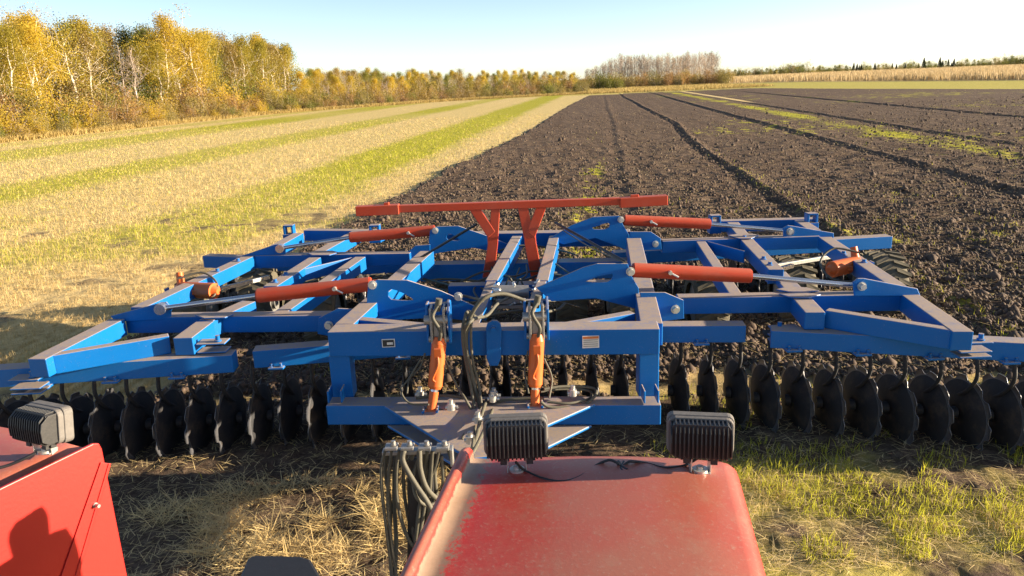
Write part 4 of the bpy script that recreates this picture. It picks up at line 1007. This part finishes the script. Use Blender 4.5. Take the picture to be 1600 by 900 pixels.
def fender(bl, br, fl, fr, ll, lr, name='fender'):
    """profile across: left skirt, left lip, flat, rounded right edge, right skirt; swept from the rear to the front"""
    rows_ = []; D = []
    RL, RR, FL, FR_ = bl, br, fl, fr
    ax = (FL - RL).normalized()
    st = [(-.035, -.26, .0)] + [(t_, None, t_) for t_ in np.linspace(0, 1, 9)] + [(1.035, None, 1.0)]
    for (tt_, zz_, sft) in st:
        L0 = RL.lerp(FL, tt_) if tt_ >= 0 else RL - ax * .03; R0 = RR.lerp(FR_, tt_) if tt_ >= 0 else RR - ax * .03
        w = (R0 - L0); W_ = w.length; e = w.normalized(); up = Vector((0, 0, 1))
        drop = -.30 if tt_ < 0 else 0
        prof = [(-.034, -.42), (-.036, -.1), (-.036, .028), (-.030, .036), (-.018, .036), (-.012, .028), (-.008, .003), (.03, 0), (.075, .002), (.12, .004), (W_ * .27, .007), (W_ * .4, .011), (W_ * .6, .012), (W_ * .8, .007), (W_ - .045, -.002), (W_ - .025, -.008), (W_ - .008, -.022), (W_, -.045), (W_ + .004, -.1), (W_ + .006, -.42)]
        if tt_ < 0: prof = [(a, min(b, 0) + (drop if b > -.3 else 0)) for a, b in prof]
        rows_.append([L0 + e * a + up * b for a, b in prof])
        D.append([0, 0, 0, 0, 0, .3, .85, .64, .30, .0, 0, 0, 0, 0, .1, 0, 0, 0, 0, 0])
        Dd = [.7, .7, .7, .75, .75, .6, 0, .1, .25, .35, .5, .75, .95, 1, 1, .8, .5, .3, .2, .1]  # dust film across the fender; the lip values paint in its pinkish highlight
    # round the rear edge: insert rows between skirt and top
    r0_, r1_ = rows_[0], rows_[1]
    a_ = [p_ + ax * .022 + Vector((0, 0, 0)) for p_ in r1_]; b_ = [p_ - ax * .012 + Vector((0, 0, -.012)) for p_ in r1_]; c_ = [p_ - ax * .022 + Vector((0, 0, -.05)) for p_ in r1_]
    rows_ = [r0_, c_, b_, a_] + rows_[2:]; D = [D[0], D[1], D[1], D[1]] + D[2:]
    return surf(name, rows_, M['red'], tr, np.array(D), film=np.array([Dd] * len(D)))
q0, q1 = P(742, 716, ZF), P(1152, 720, ZF); q2, q3 = P(662, 900, ZF), P(1203, 900, ZF)
q2 = q0 + (q2 - q0) * 1.75; q3 = q1 + (q3 - q1) * 1.75
f1 = fender(q0, q1, q2, q3, 0, 0)
# left fender: dusty top and bright inner side panel
e0, e1 = P(157, 688, ZF), P(0, 764, ZF); e2 = e0 + (e1 - e0) * 3.2
ax = (e2 - e0).normalized(); sidev = Vector((-ax.y, ax.x, 0)) if Vector((-ax.y, ax.x, 0)).x < 0 else Vector((ax.y, -ax.x, 0))
wid = .72; rows_ = []
for tt_ in (-.04, -.035, -.02, 0, .1, .25, .5, .75, 1):
    L0 = e0.lerp(e2, max(tt_, 0)) + (ax * (tt_ * .6) if tt_ < 0 else Vector())
    dz = {-.04: -.30, -.035: -.05, -.02: -.012}.get(tt_, 0)
    rows_.append([L0 + ax * .034 + sidev * a + Vector((0, 0, b - .022 + dz)) for a, b in ((wid + .01, -.45), (wid + .005, -.06), (wid - .03, -.012), (wid * .8, 0), (wid * .5, .008), (wid * .2, .004), (.012, 0))])
surf('fender', rows_[::-1], M['red'], tr, np.zeros((9, 7)))
mb = MB(); n_ = sidev * .012
def sp(a, z): return e0 + ax * a + Vector((0, 0, z))
Ltot = (e2 - e0).length
outl = [sp(.0, -.75), sp(.0, -.03), sp(.006, -.008), sp(.025, 0), sp(Ltot, .0), sp(Ltot, -.75)]
mb.prism(outl, n_); pan = mb.build('side_panel', M['redside'], tr, .003)
# stiffening angle on the side panel
def on_panel(u, v, off=0.0):
    d = ray(u, v); nn = sidev.normalized(); o = Vector((0, 0, H)); s_ = (e0 - nn * off - o).dot(nn) / d.dot(nn); return o + d * s_
mb = MB(); nn = sidev.normalized()
mb.prism([on_panel(156, 722), on_panel(172, 724), on_panel(120, 905), on_panel(92, 905)], -nn * .006)
mb.prism([on_panel(169, 724, .006), on_panel(172, 724, .006), on_panel(120, 905, .006), on_panel(115, 905, .006)], -nn * .004)
mb.build('stiffener', M['redside'], tr, .0015)
mb = MB(); mb.bolt(on_panel(148, 789, .006), .006, .02, -nn); mb.build('bolt', M['steel'], tr)
# work lights
def rbox(mb, cx, cy, cz, w, d, h, r, R, o, seg=4):
    pts = []
    for sx, sz, a0 in ((1, 1, 0), (-1, 1, 90), (-1, -1, 180), (1, -1, 270)):
        for k_ in range(seg + 1):
            a = rad(a0 + 90 * k_ / seg); pts.append((cx + sx * (w / 2 - r) + r * math.cos(a), cz + sz * (h / 2 - r) + r * math.sin(a)))
    A = [o + R @ Vector((x_, cy - d / 2, z_)) for x_, z_ in pts]
    mb.prism(A, R @ Vector((0, d, 0)))
def work_light(basepx, centre_h, yaw, tilt, scale=1.0, wfac=1.0):
    b = P(*basepx, ZF + .004); R = (Matrix.Rotation(yaw, 3, 'Z') @ Matrix.Rotation(tilt, 3, 'X'))
    o = b + Vector((0, .0, centre_h)); w, h = .180 * wfac, .112
    hb = MB(); rbox(hb, 0, -.012, 0, w * .86, .036, h * .84, .012, R, o)
    for k_ in range(15):
        xx = (k_ - 7) * w * .93 / 15; hh_ = h * .92 if 0 < k_ < 14 else h * .8
        A = [o + R @ Vector((xx - .0022, y_, z_)) for y_, z_ in ((.004, hh_ / 2), (-.024, hh_ / 2 - .002), (-.046, hh_ / 2 - .022), (-.05, 0), (-.046, -hh_ / 2 + .012), (-.028, -hh_ / 2), (.004, -hh_ / 2))]
        hb.prism(A, R @ Vector((.0044, 0, 0)))
    root = hb.build('work_light', M['black'], tr, .0008, loc=b)
    mb = MB(); rbox(mb, 0, .035, 0, w, .03, h, .018, R, o); rbox(mb, 0, .012, 0, w * .97, .02, h * .96, .02, R, o)
    mb.build('bezel', M['bezel'], root, .003)
    mb = MB(); rbox(mb, 0, .052, 0, w * .9, .004, h * .86, .014, R, o); mb.build('lens', M['glass'], root)
    foot = b
    for s_ in (-1, 1):
        mb = MB()
        p0 = o + R @ Vector((s_ * .036, 0, -h / 2 - .004)); mb.box(p0, .018, .035, .018, R); mb.cyl(p0 - R @ Vector((.016, 0, 0)), p0 + R @ Vector((.016, 0, 0)), .006, n=10)
        mb.build('hinge_lug', M['black'], root)
    mb = MB(); mb.box(foot + Vector((0, 0, .002)), .05, .045, .003); mb.cyl(foot + Vector((0, -.004, .003)), foot + Vector((0, -.004, .010)), .021, n=16); mb.cyl(foot + Vector((0, -.004, .010)), foot + Vector((0, -.004, .018)), .010, n=6)
    for s_ in (-1, 1): mb.box(foot + Vector((s_ * .026, .0, (centre_h - h / 2) / 2)), .003, .03, centre_h - h / 2 + .008)
    mb.build('mounting_bracket', M['zinc'], root, .0006)
    return root
work_light((808, 736), .100, rad(0), rad(-6)); work_light((1093, 736), .100, rad(-11), rad(-4)); work_light((72, 706), .092, rad(-24), rad(-8), wfac=.92)
# lamp cable
mb = MB(); zz = ZF + .012
pts = [P(806, 722, ZF + .05), P(820, 735, zz), P(850, 748, zz), P(880, 752, zz), P(905, 745, zz), P(930, 728, zz), P(950, 719, zz + .012), P(962, 722, zz + .012), P(972, 728, zz), P(985, 721, zz + .01), P(1010, 724, zz), P(1040, 731, zz), P(1070, 727, zz), P(1090, 716, ZF + .04)]
mb.hose(pts, .0038, n=8); mb.hose([P(966, 722, zz), P(972, 730, zz), P(980, 735, zz)], .006); mb.hose([P(975, 722, zz), P(970, 731, zz), P(972, 736, zz)], .005); mb.build('lamp_cable', M['black'], tr)
mb = MB(); mb.hose([P(-20, 735, ZF), P(10, 728, ZF), P(35, 718, ZF + .01), P(55, 708, ZF + .02)], .005); mb.build('lamp_cable', M['black'], tr)
# dark step cover low at the bottom edge
mb = MB(); zb = 1.0; mb.prism([P(372, 905, zb), P(386, 872, zb), (P(396, 866, zb)), P(470, 868, zb), P(486, 873, zb), P(505, 905, zb), P(510, 960, zb), P(365, 960, zb)], (0, 0, -.09)); mb.build('step_cover', M['black'], tr, .015)
for m_ in list(M.values()): pass
